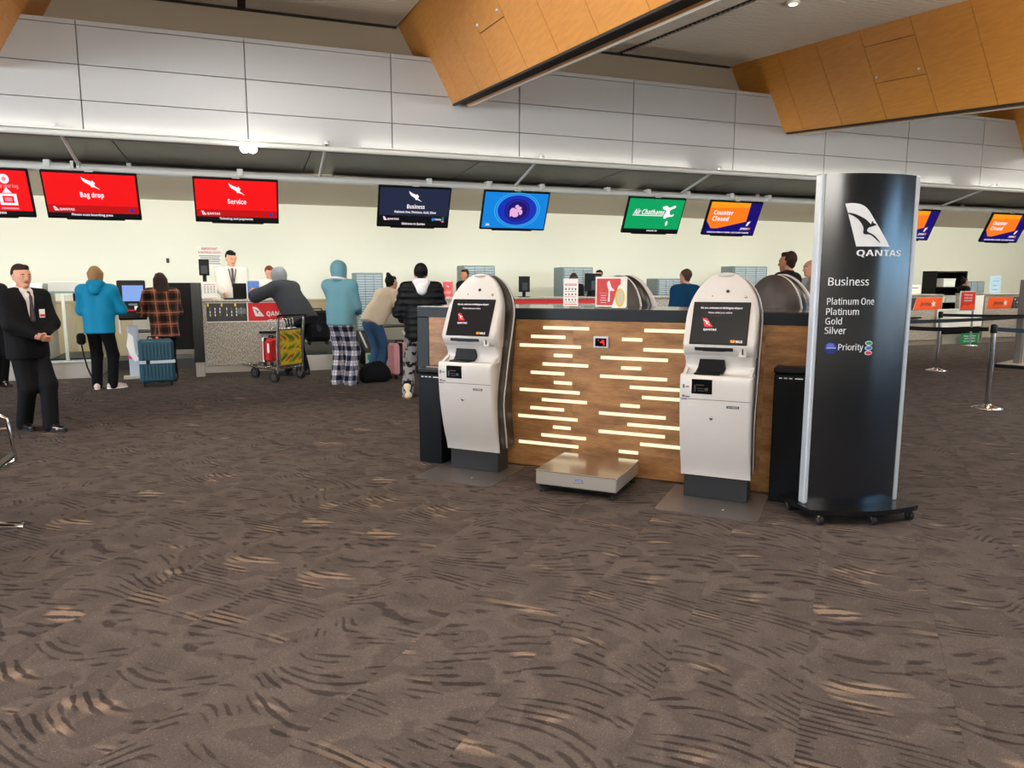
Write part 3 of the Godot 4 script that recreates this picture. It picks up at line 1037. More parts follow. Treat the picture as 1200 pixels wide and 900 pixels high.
	for e in [0]:
		var a := Vector3(-11, roof_y(-10.9) + 0.12, -10.9)
		var pts := []
		for y in [0.0, 0.2]:
			for p in [[-11.0, -10.9], [25.0, -10.9], [25.0, 5.0], [-11.0, 5.0]]:
				pts.append(Vector3(p[0], roof_y(p[1]) + 0.1 + y, p[1]))
		rb.quad(pts[0], pts[1], pts[2], pts[3], Vector3.DOWN)
		rb.quad(pts[4], pts[5], pts[6], pts[7], Vector3.UP)
		for q in 4:
			var w := (q + 1) % 4
			rb.quad(pts[q], pts[w], pts[w + 4], pts[q + 4], (pts[q] + pts[w]) * 0.5 - Vector3(7, roof_y(-1), -1))
	var ce := struct_(put("ceiling", rb.mesh(), M.ceil_dark))
	var centres := [-8.26, -2.62, 2.86, 8.39, 13.9, 19.4]
	var tilt := Basis(Vector3(1, 0, 0), atan(ROOF))
	for b in 5:
		var x0: float = centres[b] + 0.72
		var x1: float = centres[b + 1] - 0.72
		var xm := (x0 + x1) / 2
		for half in [[x0, xm - 0.05], [xm + 0.05, x1]]:
			var sl := MB.new()
			var z := -10.52
			while z < 4.65:
				sl.box(Vector3((half[0] + half[1]) / 2, roof_y(z), z), Vector3(half[1] - half[0], 0.025, 0.085), 0.0, tilt)
				z += 0.1
			put("ceiling_slats", sl.mesh(), M.slat, ce).set_meta("kind", "stuff")
		var cmb := MB.new()
		var zz := -10.5
		while zz < 4.65:
			cmb.box(Vector3(xm, roof_y(zz) + 0.01, zz), Vector3(0.11, 0.02, 0.03), 0.0, tilt)
			zz += 0.1
		put("ceiling_comb", cmb.mesh(), M.ceil_dark, ce).set_meta("kind", "stuff")
		struct_(bx("trim_%d" % (b + 1), Vector3(xm, 5.02, -10.58), Vector3(x1 - x0, 0.06, 0.05), M.ceil_dark, self))
	# timber clad beams, vee shaped, running out over the hall
	for b in 6:
		beam(centres[b], b)
	# unseen side and rear walls; windows placed for left daylight and the sign reflection
	var wl := struct_(bx("wall_left", Vector3(-11.15, 2.7, -11.5), Vector3(0.3, 5.8, 9), M.wall, self))
	bx("window_lintel", Vector3(-11.15, 4.4, -4.0), Vector3(0.3, 2.6, 6.0), M.wall, wl)
	bx("wall_return", Vector3(-11.15, 2.7, 4.1), Vector3(0.3, 5.8, 10.2), M.wall, wl)
	window_wall("window_1", Vector3(-11.1, 0, -4.0), PI / 2, 6.0)  # out of view, placed for the light from the left
	var wr := struct_(bx("wall_right", Vector3(25.15, 2.7, -11.5), Vector3(0.3, 5.8, 11), M.wall, self))
	bx("wall_return", Vector3(18.9, 2.7, -6.15), Vector3(12.5, 5.6, 0.3), M.wall, wr)  # unseen wall joining the drawn-in window to the right wall
	bx("window_lintel", Vector3(12.65, 4.4, -0.6), Vector3(0.3, 2.0, 10.8), M.wall, wr)
	window_wall("window_2", Vector3(12.6, 0, -0.6), PI / 2, 10.8, 3.4)  # out of view, placed so the sign face mirrors it
	var wr2 := struct_(bx("wall_rear", Vector3(-1.35, 2.6, 4.85), Vector3(19.7, 5.4, 0.3), M.wall, self))
	bx("window_lintel", Vector3(10.6, 4.4, 4.85), Vector3(4.2, 2.0, 0.3), M.wall, wr2)
	window_wall("window_3", Vector3(10.55, 0, 4.8), 0.0, 4.1, 3.4)  # out of view, placed for the blue reflection on the sign

func window_wall(called: String, at: Vector3, turn: float, w: float, h := 3.1) -> void:
	var o := Node3D.new()
	o.position = at
	o.rotation.y = turn
	hang(o, called, self)
	struct_(o)
	var n := int(w / 2.0)
	for i in n + 1:
		bx("mullion", Vector3(-w / 2 + w * i / n, h / 2, 0), Vector3(0.08, h, 0.12), M.alu, o)
	for y in [0.05, h - 0.05]:
		bx("transom", Vector3(0, y, 0), Vector3(w, 0.1, 0.12), M.alu, o)
	for i in n:
		bx("pane", Vector3(-w / 2 + w * (i + 0.5) / n, h / 2, 0), Vector3(w / n - 0.09, h - 0.2, 0.012), M.glass, o)

func beam(cx: float, idx: int) -> void:
	var o := Node3D.new()
	hang(o, "trim_beam_%d" % (idx + 1), self)
	struct_(o)
	var zend := 4.0
	var yb := func(z: float) -> float: return 3.87 - (z + 9.9) * ROOF
	var up := 1.14
	for sg in [-1.0, 1.0]:
		var z := -10.6
		var i := 0
		while z < zend:
			var z1 := -9.47 if i == 0 else z + 0.79
			# big flat board from the bottom edge up to the ceiling; one board of each beam is cut into hatches
			var cuts := [[0.0, 1.0]]
			if i == 3: cuts = [[0.0, 0.42], [0.42, 1.0]]
			if idx == 3 and i == 3: cuts = [[0.0, 0.40], [0.40, 0.78], [0.78, 1.0]]
			for c in cuts:
				var b := MB.new()
				var q := []
				for e in [[z + 0.004, c[0]], [z1 - 0.004, c[0]], [z1 - 0.004, c[1]], [z + 0.004, c[1]]]:
					var h: float = e[1] * up + (0.004 if e[1] == c[0] else -0.004)
					q.append(Vector3(cx + sg * (0.10 + 0.54 * h), yb.call(e[0]) + h, e[0]))
				var n := Vector3(sg * 1.0, -0.54, 0).normalized()
				b.quad(q[0], q[1], q[2], q[3], n)
				var back := []
				for p in q: back.append(p - n * 0.03)
				for e in 4:
					var m: Vector3 = (q[e] + q[(e + 1) % 4]) * 0.5 - (q[0] + q[2]) * 0.5
					b.quad(q[e], q[(e + 1) % 4], back[(e + 1) % 4], back[e], m)
				put("board", b.mesh(), M.orange_wood, o)
				if i == 3 and c[0] == 0.42 or (idx == 3 and i == 3 and c[0] == 0.40):
					for zz in [z + 0.06, z1 - 0.08]:
						var h2: float = c[0] * up + 0.07
						var lk := MB.new()
						lk.ball(Vector3(cx + sg * (0.105 + 0.54 * h2), yb.call(zz) + h2, zz), Vector3(0.02, 0.02, 0.02), 8)
						put("latch", lk.mesh(), M.alu, o)
			z = z1
			i += 1
	# dark core, open slot along the bottom and its pale edge
	var core := MB.new()
	var zs := [-10.62, zend]
	var f := []
	for z in zs:
		var y: float = yb.call(z)
		f.append([Vector3(cx - 0.085, y + 0.02, z), Vector3(cx + 0.085, y + 0.02, z), Vector3(cx + 0.085 + 0.54 * up, y + up, z), Vector3(cx - 0.085 - 0.54 * up, y + up, z)])
	core.rings(f, true, -1)
	put("core", core.mesh(), M.ceil_dark, o)
	for sg in [-1.0, 1.0]:
		var e := MB.new()
		var za := -9.85
		var a := Vector3(cx + sg * 0.112, yb.call(za) - 0.004, za)
		var c := Vector3(cx + sg * 0.112, yb.call(zend) - 0.004, zend)
		e.rings([[a + Vector3(-0.012, -0.012, 0), a + Vector3(0.012, -0.012, 0), a + Vector3(0.012, 0.012, 0), a + Vector3(-0.012, 0.012, 0)], [c + Vector3(-0.012, -0.012, 0), c + Vector3(0.012, -0.012, 0), c + Vector3(0.012, 0.012, 0), c + Vector3(-0.012, 0.012, 0)]], true, -1)
		put("edge_strip", e.mesh(), M.ceil_dark if sg < 0.0 else M.slat, o)

func rails() -> void:
	# the white rail along the foot of the bulkhead, and the lower pipe the screens hang from
	tag(tb("cable_rail", [Vector3(-10.9, 3.19, -9.86), Vector3(24.9, 3.19, -9.86)], 0.034, M.pipe, self, 12), "white tubular rail along the bottom edge of the white wall panels", "rail")
	var p := thing("hanging_pipe", "long white pipe that the display screens hang from, below the rail", "pipe", Vector3(0, 2.955, -11.0))
	tb("tube", [Vector3(-10.9, 0, 0), Vector3(24.9, 0, 0)], 0.052, M.pipe, p, 14)
	for x in [-2.3, -2.0, -1.97, 2.67, 3.6, 4.5, 5.67, 6.43, 7.2, 8.1, 8.9, 15.9, 16.4, 0.0]:
		var b := MB.new()
		b.box(Vector3(x, 0.038, 0.0), Vector3(0.08, 0.10, 0.125), 0.01)
		put("clamp", b.mesh(), M.pipe, p)
	var n := ["over the red bag drop screen", "between the red service and dark screens", "above the blue swirl screen", "above the orange screen beside the green one", "behind the tall dark sign", "above the orange screen at the right end"]
	for i in 6:
		var x := -1.94 + 3.0 * i - (0.03 if i > 1 else 0.0)
		var s := thing("strut", "thin white strut from rail to pipe " + n[i], "strut", Vector3(x, 3.222, -9.86), 0.0, "struts between rail and pipe")
		tb("bar", [Vector3(0, 0.045, 0.03), Vector3(0, -0.225, -1.045)], 0.021, M.pipe, s)
		var b := MB.new()
		b.tube([Vector3(0, 0.022, 0.035), Vector3(0, 0.06, 0.045)], 0.03, 10)
		put("end_cap", b.mesh(), M.white_paint, s)

# ---------------------------------------------------------------- display screens
func screen(x: float, label: String, kind: String, w := 1.10) -> Node3D:
	var o := thing("display_screen", label, "screen", Vector3(x, 2.90, -10.90), 0.0, "screens hanging over the counters")
	o.rotation = Vector3(deg_to_rad(25), 0, 0)
	var h := 0.63
	bx("casing", Vector3(0, -h / 2, -0.025), Vector3(w, h, 0.05), M.black, o, 0.006)
	bx("hanger", Vector3(0, 0.01, -0.02), Vector3(0.10, 0.05, 0.025), M.pipe, o, 0.005)
	bx("speaker_bar", Vector3(0, -h - 0.012, -0.04), Vector3(w * 0.62, 0.022, 0.04), M.black, o, 0.004)
	var iw := w / 2 - 0.022
	var top := -0.022
	var bot := -h + 0.03
	var cap := bot + 0.055
	var face := func(called: String, pts: Array, m: Material, z: float): poly(called, pts, 0.001, m, o, Transform3D(Basis(), Vector3(0, 0, z)))
	var rect := func(x0, y0, x1, y1): return [Vector2(x0, y0), Vector2(x1, y0), Vector2(x1, y1), Vector2(x0, y1)]
	if kind in ["bag", "service", "scan", "business"]:
		var main: Material = M.scr_navy if kind == "business" else M.scr_red
		face.call("screen_face", rect.call(-iw, cap, iw, top), main, 0.0012)
		face.call("caption_bar", rect.call(-iw, bot, iw, cap), M.scr_black, 0.0012)
		if kind != "scan":
			face.call("lower_band", rect.call(-iw, cap, iw, cap + 0.10), M.scr_red_dark if kind != "business" else M.scr_black, 0.0022)
			roo_mark(o, Vector3(-0.10, -0.225, 0.004), 0.16, M.scr_white)
			tail_logo(o, Vector3(-iw + 0.06, cap + 0.025, 0.004), 0.055, M.scr_white, M.scr_red)
			text(o, "QANTAS", Vector3(-iw + 0.13, cap + 0.04, 0.004), 0.028, M.scr_white, -1, 0.17)
		if kind == "bag":
			text(o, "Bag drop", Vector3(0.0, -0.31, 0.004), 0.066, M.scr_white, 0, 0.27)
			text(o, "Please scan boarding pass", Vector3(-0.03, bot + 0.026, 0.004), 0.03, M.scr_white, 0, 0.48)
		elif kind == "service":
			text(o, "Service", Vector3(0.0, -0.32, 0.004), 0.066, M.scr_white, 0, 0.24)
			text(o, "Ticketing and payments", Vector3(-0.02, bot + 0.026, 0.004), 0.03, M.scr_white, 0, 0.44)
		elif kind == "business":
			text(o, "Business", Vector3(0.02, -0.30, 0.004), 0.062, M.scr_white, 0, 0.27)
			text(o, "Platinum One, Platinum, Gold, Silver", Vector3(0.02, -0.39, 0.004), 0.034, M.scr_white, 0, 0.64)
			text(o, "Welcome to Qantas", Vector3(0.0, bot + 0.026, 0.004), 0.034, M.scr_white, 0, 0.36)
			face.call("round_badge", ell(0.30, cap + 0.05, 0.024, 0.024), M.scr_cyan, 0.004)
			text(o, "Priority", Vector3(0.33, cap + 0.05, 0.004), 0.03, M.scr_white, -1, 0.10)
			for i in 3:
				face.call("gem", ell(0.455, cap + 0.02 + i * 0.03, 0.02, 0.012, 10), [M.scr_pink, M.scr_cyan, M.scr_green][i], 0.004)
		if kind in ["bag", "service"]:
			face.call("round_badge", ell(iw - 0.085, cap + 0.05, 0.022, 0.026), M.scr_blue, 0.004)
		if kind == "scan":
			var ox := 0.28
			face.call("phone_disc", ell(ox, -0.13, 0.055, 0.062), M.scr_white, 0.004)
			face.call("phone_mark", ell(ox, -0.13, 0.022, 0.026), M.scr_pink, 0.0055)
			text(o, "Drop your bag", Vector3(ox + 0.01, -0.225, 0.004), 0.045, M.scr_pink, 0, 0.26)
			var by := -0.47
			face.call("bag_outline", rect.call(ox - 0.09, by, ox + 0.10, by + 0.15), M.scr_white, 0.004)
			face.call("bag_inside", rect.call(ox - 0.055, by + 0.03, ox + 0.065, by + 0.12), M.scr_red, 0.0055)
			face.call("bag_heart", rect.call(ox - 0.035, by + 0.05, ox + 0.045, by + 0.10), M.scr_pink, 0.0065)
			face.call("arrow", [Vector2(ox - 0.05, by + 0.16), Vector2(ox + 0.055, by + 0.16), Vector2(ox + 0.02, by + 0.205), Vector2(ox + 0.005, by + 0.235), Vector2(ox - 0.015, by + 0.205)], M.scr_white, 0.004)
			face.call("belt_line", rect.call(ox - 0.09, by - 0.055, ox + 0.10, by - 0.03), M.scr_pink, 0.004)
			text(o, "boarding pass", Vector3(0.10, bot + 0.026, 0.004), 0.034, M.scr_white, 0, 0.26)
	elif kind == "swirl":
		face.call("screen_face", rect.call(-iw, bot, iw, top), M.scr_cyan, 0.0012)
		var cy := -0.30
		var cx := 0.03
		var ringm := [M.scr_sky, M.scr_cyan, M.scr_sky, M.scr_blue, M.scr_violet, M.scr_blue, M.scr_violet]
		var rr := [0.285, 0.275, 0.255, 0.245, 0.185, 0.165, 0.15]
		for i in 7:
			face.call("swirl_ring", ell(cx, cy, rr[i] * (1.35 if i < 4 else 1.15), rr[i], 28), ringm[i], 0.002 + 0.0008 * i)
		for q in [[-0.06, -0.32, 0.055, 0.06], [-0.02, -0.37, 0.06, 0.045], [0.02, -0.30, 0.05, 0.035], [0.0, -0.24, 0.035, 0.03], [0.07, -0.33, 0.03, 0.045], [0.05, -0.26, 0.03, 0.02], [-0.09, -0.36, 0.02, 0.05]]:
			face.call("blossom", ell(cx + q[0] - 0.01, q[1], q[2], q[3], 10), M.scr_pale, 0.0085)
		text(o, "JAL", Vector3(-iw + 0.06, bot + 0.05, 0.004), 0.035, M.scr_white, -1, 0.07)
	elif kind == "green":
		face.call("screen_face", rect.call(-iw, cap, iw, top), M.scr_green, 0.0012)
		face.call("caption_bar", rect.call(-iw, bot, iw, cap), M.scr_black, 0.0012)
		text(o, "Air Chathams", Vector3(-0.40, -0.245, 0.004), 0.088, M.scr_white, -1, 0.58, true, "lettering", Basis(), 0.22)
		face.call("underline", rect.call(-0.42, -0.315, 0.16, -0.30), M.scr_white, 0.004)
		face.call("island", scurve([Vector2(0.12, -0.15), Vector2(0.20, -0.13), Vector2(0.26, -0.16), Vector2(0.36, -0.12), Vector2(0.37, -0.16), Vector2(0.28, -0.21), Vector2(0.31, -0.29), Vector2(0.37, -0.27), Vector2(0.36, -0.31), Vector2(0.26, -0.33), Vector2(0.20, -0.36), Vector2(0.18, -0.30), Vector2(0.21, -0.22), Vector2(0.14, -0.19), Vector2(0.12, -0.15)], 3).slice(0, -1), M.scr_white, 0.004)
		face.call("islet", ell(0.27, -0.44, 0.022, 0.045, 10), M.scr_white, 0.004)
		text(o, "check in", Vector3(0.02, bot + 0.026, 0.004), 0.026, M.scr_white, 0, 0.2)
	elif kind == "orange":
		face.call("screen_face", rect.call(-iw, bot, iw, top), M.scr_indigo, 0.0012)
		face.call("orange_field", [Vector2(-iw, -0.37), Vector2(-iw, top), Vector2(iw - 0.24, top), Vector2(iw - 0.23, -0.36), Vector2(-0.28, -0.50), Vector2(-iw + 0.12, -0.50)], M.scr_orange, 0.0022)
		face.call("amber_field", [Vector2(-iw, -0.13), Vector2(-iw, top), Vector2(iw - 0.24, top), Vector2(iw - 0.238, -0.10)], M.scr_amber, 0.0032)
		face.call("white_fleck", [Vector2(iw - 0.21, -0.44), Vector2(iw - 0.175, -0.44), Vector2(iw - 0.13, -0.35), Vector2(iw - 0.19, -0.37)], M.scr_white, 0.004)
		text(o, "Counter", Vector3(-iw + 0.10, -0.21, 0.005), 0.078, M.scr_white, -1, 0.40)
		text(o, "Closed", Vector3(-iw + 0.10, -0.32, 0.005), 0.078, M.scr_white, -1, 0.34)
		text(o, "Jetstar", Vector3(iw - 0.31, bot + 0.105, 0.005), 0.042, M.scr_white, -1, 0.16, true, "lettering", Basis(), 0.2)
		star(o, Vector3(iw - 0.12, bot + 0.108, 0.004), 0.034, M.scr_orange)
		text(o, "CHECK IN OPENS AT 3.30PM - LAST FLIGHT 10.05PM", Vector3(-0.02, bot + 0.03, 0.004), 0.024, M.scr_white, 0, w * 0.80)
	return o

func star(parent: Node, at: Vector3, r: float, m: Material) -> void:
	var a := []
	for i in 10:
		var t := PI / 2 + 0.2 + TAU * i / 10
		a.append(Vector2(cos(t), sin(t)) * (r if i % 2 == 0 else r * 0.42))
	poly("star", a, 0.0015, m, parent, Transform3D(Basis(), at))

# ---------------------------------------------------------------- island desk, kiosks, sign
func desk() -> void:
	var o := thing("island_desk", "low island desk clad in brown timber with rows of glowing strips and a dark trim", "desk", DESK, DESK_TURN)
	var L := 3.42
	var D := 0.80
	bx("carcass", Vector3(L / 2, 0.63, -D / 2), Vector3(L - 0.04, 1.24, D - 0.06), M.navy_trim, o)
	# timber planks between the strips, each a board of its own
	for r in 15:
		var y1 := 1.205 - 0.0725 * r + 0.0 if r > 0 else 1.205
		var y0 := 1.205 - 0.0725 * (r + 1) if r < 14 else 0.008
		bx("plank", Vector3(0.115 + (L - 0.115) / 2, (y0 + y1) / 2, -0.012), Vector3(L - 0.115, y1 - y0 - 0.0008, 0.024), M.desk_wood, o)
	bx("left_post", Vector3(0.057, 0.6, -0.02), Vector3(0.114, 1.2, 0.05), M.navy_trim, o, 0.004)
	bx("end_panel", Vector3(0.008, 0.6, -D / 2 - 0.02), Vector3(0.02, 1.2, D - 0.04), M.navy_trim, o)
	bx("top_band", Vector3(L / 2, 1.247, -0.024), Vector3(L, 0.085, 0.06), M.navy_trim, o, 0.004)
	bx("worktop", Vector3(L / 2, 1.288, -D / 2), Vector3(L - 0.004, 0.014, D), M.desk_top, o, 0.003)
	bx("back_panel", Vector3(L / 2, 0.62, -D + 0.01), Vector3(L, 1.23, 0.03), M.navy_trim, o)
	var A := [[1.175, 1.56], [1.07, 1.365], [0.97, 1.495], [1.267, 1.426], [1.172, 1.558], [1.068, 1.36], [1.269, 1.424], [0.97, 1.49], [1.167, 1.551], [1.066, 1.36], [0.958, 1.475], [1.265, 1.418], [1.164, 1.548], [0.963, 1.485]]
	var C := [[1.993, 2.40], [1.823, 1.982], [1.99, 2.40], [1.657, 2.179], [1.821, 1.978], [1.654, 2.177], [1.892, 2.40], [1.989, 2.40], [1.821, 1.975], [1.65, 2.175], [1.879, 2.40], [1.65, 2.173], [1.982, 2.40], [1.816, 1.971]]
	for q in [A, C]:
		for r in 14:
			var y := 1.1415 - 0.0725 * r
			var b := MB.new()
			b.box(Vector3((q[r][0] + q[r][1]) / 2, y, 0.001), Vector3(q[r][1] - q[r][0], 0.0265, 0.008), 0.003)
			put("light_strip", b.mesh(), M.strip, o)
	# weight read-out
	bx("readout_case", Vector3(1.661, 1.042, 0.008), Vector3(0.122, 0.09, 0.022), M.alu, o, 0.006)
	bx("readout_window", Vector3(1.661, 1.042, 0.02), Vector3(0.088, 0.062, 0.004), M.black_gloss, o)
	for q in [[0.010, 0.012, 0.022, 0.012], [0.004, 0.0, 0.034, 0.01], [0.018, -0.012, 0.012, 0.02], [-0.026, 0.014, 0.006, 0.006]]:
		bx("red_digit", Vector3(1.661 + q[0] + 0.008, 1.042 + q[1], 0.0225), Vector3(q[2], q[3], 0.001), M.led_red, o)

func slab(rows: Array, g := 1) -> ArrayMesh:
	# rows: [height, half width, front, back]: a standing shell with curved front and back
	var b := MB.new()
	var R := []
	for r in rows:
		var rr: float = minf(0.02, (r[2] - r[3]) * 0.3)
		var w: float = r[1]
		var c: float = minf(rr, w * 0.4)
		R.append([Vector3(-w, r[0], r[3]), Vector3(-w, r[0], r[2] - c), Vector3(-w + c * 0.3, r[0], r[2] - c * 0.3), Vector3(-w + c, r[0], r[2]), Vector3(w - c, r[0], r[2]), Vector3(w - c * 0.3, r[0], r[2] - c * 0.3), Vector3(w, r[0], r[2] - c), Vector3(w, r[0], r[3])])
	b.rings(R, true, g)
	return b.mesh()

func straight(curve: Array, y: float) -> float:
	for i in curve.size() - 1:
		if y <= curve[i + 1][0]:
			return lerpf(curve[i][1], curve[i + 1][1], clampf((y - curve[i][0]) / (curve[i + 1][0] - curve[i][0]), 0.0, 1.0))
	return curve[-1][1]

func along(curve: Array, y: float) -> float:
	# piecewise smooth lookup in [[y, value], ...] with y rising
	if y <= curve[0][0]: return curve[0][1]
	for i in curve.size() - 1:
		if y <= curve[i + 1][0]:
			var t: float = (y - curve[i][0]) / (curve[i + 1][0] - curve[i][0])
			var p0: float = curve[maxi(i - 1, 0)][1]
			var p3: float = curve[mini(i + 2, curve.size() - 1)][1]
			return cubic_interpolate(curve[i][1], curve[i + 1][1], p0, p3, t)
	return curve[-1][1]

func kiosk(label: String, at: Vector3, turn: float) -> Node3D:
	# local z forwards from the desk, x along it
	var o := thing("check_in_kiosk", label, "kiosk", at, turn, "self-service kiosks at the island desk")
	var front := [[0.19, 0.335], [0.355, 0.405], [0.54, 0.452], [0.71, 0.474], [0.84, 0.480]]
	var head := [[1.0, 0.352], [1.03, 0.385], [1.06, 0.405], [1.085, 0.414], [1.375, 0.272], [1.47, 0.228], [1.53, 0.203], [1.565, 0.186]]
	var mid := [[0.19, 0.325], [0.30, 0.345], [0.56, 0.365], [0.73, 0.345], [0.91, 0.29], [1.10, 0.255], [1.25, 0.235], [1.40, 0.2], [1.565, 0.15]]
	var rim := [[0.19, 0.20], [0.53, 0.255], [0.72, 0.215], [0.96, 0.15], [1.22, 0.066], [1.345, 0.05], [1.565, 0.04]]
	var back := [[0.19, 0.05], [0.53, 0.10], [0.72, 0.09], [0.96, 0.05], [1.22, 0.012], [1.345, 0.012], [1.565, 0.02]]
	var hw := func(y: float, top: float, w: float) -> float:
		var y0 := 1.24
		return w if y < y0 else w * sqrt(maxf(1.0 - pow((y - y0) / (top - y0), 2.0), 0.0004))
	var lower := []
	var shelf_y := 0.885
	for y in [0.17, 0.18, 0.24, 0.31, 0.38, 0.45, 0.52, 0.59, 0.66, 0.73, 0.80, 0.845, 0.868, 0.881]:
		lower.append([y, 0.234, along(front, y) - (0.012 if y > 0.875 else (0.004 if y > 0.86 else 0.0)), along(mid, y)])
	lower.append([shelf_y, 0.234, 0.455, along(mid, 0.885)])
	# plinth and floor plate
	bx("plinth", Vector3(0, 0.10, 0.225), Vector3(0.43, 0.19, 0.18), M.plinth, o, 0.004)
	var pl := MB.new()
	pl.prism(PackedVector2Array(rrect(-0.33, -0.33, 0.33, 0.33, 0.04)), Transform3D(Basis(Vector3.RIGHT, Vector3.BACK, Vector3.DOWN), Vector3(0, 0.006, 0.37)), 0.006)
	var plate := put("floor_plate", pl.mesh(), M.plate, o)
	var sc := MB.new()
	sc.ball(Vector3(0.09, 0.007, 0.53), Vector3(0.012, 0.004, 0.012), 8)
	put("bolt", sc.mesh(), M.chrome, plate)
	# white lower body with its door
	var body := put("body", slab(lower), M.kiosk_white, o)
	for q in [[0.726, 0.234, 0.004]]:
		bx("door_seam", Vector3(0, q[0], along(front, q[0]) - 0.002), Vector3(0.45, 0.0045, 0.006), M.kiosk_seam, body)
	var lk := MB.new()
	lk.lathe(Vector3(-0.02, 0.60, along(front, 0.60) - 0.004), [Vector2(0.0125, 0), Vector2(0.0125, 0.008), Vector2(0.006, 0.011)], 14, Basis(Vector3(1, 0, 0), PI / 2))
	put("lock", lk.mesh(), M.chrome, body)
	bx("maker_plate", Vector3(0.118, 0.685, along(front, 0.685)), Vector3(0.08, 0.016, 0.005), M.kiosk_band, body)
	text(body, "SELF SERVICE", Vector3(0.118, 0.685, along(front, 0.685) + 0.0028), 0.007, M.sign_white, 0, 0.066)
	bx("outline_sticker", Vector3(-0.135, 0.685, along(front, 0.685) - 0.0005), Vector3(0.075, 0.018, 0.002), mt(Color(0.80, 0.78, 0.74), 0.5), body)
	# passport reader window with its symbols beside it
	bx("reader_window", Vector3(-0.085, 0.812, along(front, 0.812) - 0.001), Vector3(0.135, 0.098, 0.006), M.black_gloss, body, 0.002)
	for q in [[-0.13, 0.80, 0.012, 0.045], [-0.095, 0.822, 0.05, 0.006], [-0.095, 0.80, 0.045, 0.005], [-0.09, 0.785, 0.04, 0.005], [-0.055, 0.795, 0.022, 0.02]]:
		bx("reader_mark", Vector3(q[0], q[1], along(front, 0.81) + 0.0025), Vector3(q[2], q[3], 0.001), M.faint_print, body)
	for q in [[-0.205, 0.81, 0.014, 0.026], [-0.18, 0.808, 0.022, 0.01], [-0.205, 0.743, 0.02, 0.014], [-0.178, 0.74, 0.03, 0.009], [-0.20, 0.722, 0.035, 0.007]]:
		bx("symbol", Vector3(q[0], q[1], along(front, q[1]) + 0.0006), Vector3(q[2], q[3], 0.0012), M.grey_print, body)
	# recess: sloping shelf and the throat behind it
	var throat := []
	for q in [[0.883, 0.36], [0.90, 0.345], [0.93, 0.333], [0.96, 0.338], [0.985, 0.352], [1.01, 0.37]]:
		throat.append([q[0], 0.228, q[1], along(mid, q[0]) - 0.02])
	put("throat", slab(throat), M.kiosk_white, o)
	for sg in [-1.0, 1.0]:
		var ck := MB.new()
		ck.prism(PackedVector2Array([Vector2(-0.30, 0.88), Vector2(-0.43, 0.884), Vector2(-0.33, 0.93), Vector2(-0.315, 0.97), Vector2(-0.36, 1.03), Vector2(-0.26, 1.03)]), Transform3D(Basis(Vector3.BACK * -1.0, Vector3.UP, Vector3.RIGHT), Vector3(0.214 * sg - 0.011, 0, 0)), 0.022)
		put("cheek", ck.mesh(), M.kiosk_white, o)
	# ticket mouth: a black hood over a black tray
	var tm := MB.new()
	tm.prism(PackedVector2Array([Vector2(-0.155, 0.888), Vector2(0.03, 0.888), Vector2(0.045, 0.92), Vector2(0.035, 0.985), Vector2(-0.125, 0.985), Vector2(-0.135, 0.93)]), Transform3D(Basis(), Vector3(0, 0, 0.315)), 0.05)
	put("ticket_mouth", tm.mesh(), M.black, o)
	bx("ticket_tray", Vector3(-0.065, 0.892, 0.395), Vector3(0.17, 0.012, 0.09), M.black, o, 0.004)
	# white head with an arched top
	var hd := []
	for y in [1.0, 1.012, 1.03, 1.06, 1.09, 1.12, 1.17, 1.22, 1.27, 1.32, 1.37, 1.41, 1.45, 1.48, 1.51, 1.53, 1.547, 1.558, 1.5645]:
		hd.append([y, hw.call(y, 1.565, 0.236), straight(head, y), along(mid, y)])
	var hm := put("head", slab(hd), M.kiosk_white, o)
	# the screen lies on the leaning face
	var s0 := Vector3(-0.005, 1.095, straight(head, 1.095) + 0.003)
	var s1 := Vector3(-0.005, 1.36, straight(head, 1.36) + 0.003)
	var up := (s1 - s0).normalized()
	var SB := Basis(Vector3.RIGHT, up, Vector3.RIGHT.cross(up))
	var sh := s0.distance_to(s1)
	var xf := Transform3D(SB, s0)
	var fb := MB.new()
	fb.box(xf * Vector3(0, sh / 2, -0.004), Vector3(0.372, sh + 0.012, 0.018), 0.002, SB)
	put("screen_frame", fb.mesh(), M.black, o)
	var screen_node := put("kiosk_screen", (func():
		var b := MB.new()
		b.box(Vector3(0, sh / 2, 0.0055), Vector3(0.352, sh - 0.008, 0.002))
		return b.mesh()).call(), M.screen_dark, o, s0, SB)
	text(screen_node, "Kia ora, welcome to Wellington Airport", Vector3(0.0, sh * 0.86, 0.008), 0.0125, M.scr_white, 0, 0.27)
	text(screen_node, "Please select your airline", Vector3(-0.005, sh * 0.745, 0.008), 0.0105, M.scr_white, 0, 0.155, false)
	tail_logo(screen_node, Vector3(-0.115, sh * 0.40, 0.0072), 0.062, M.scr_red, M.scr_white)
	text(screen_node, "QANTAS", Vector3(-0.060, sh * 0.325, 0.008), 0.014, M.scr_white, 0, 0.085)
	text(screen_node, "WLG", Vector3(0.135, sh * 0.055, 0.008), 0.017, M.scr_white, 0, 0.042)
	poly("leaf_mark", [Vector2(0.083, 0.008), Vector2(0.108, 0.008), Vector2(0.112, 0.022), Vector2(0.102, 0.030), Vector2(0.096, 0.018), Vector2(0.088, 0.030), Vector2(0.079, 0.020)], 0.001, M.scr_amber, screen_node, Transform3D(Basis(), Vector3(0, 0, 0.0072)))
	# slot under the screen, camera, key and the cap on the crown
	bx("card_slot", Vector3(-0.03, 1.058, straight(head, 1.058) - 0.001), Vector3(0.25, 0.024, 0.012), M.black, o, 0.003)
	bx("slot_lip", Vector3(-0.03, 1.046, straight(head, 1.046) + 0.001), Vector3(0.14, 0.006, 0.012), M.kiosk_band, o)
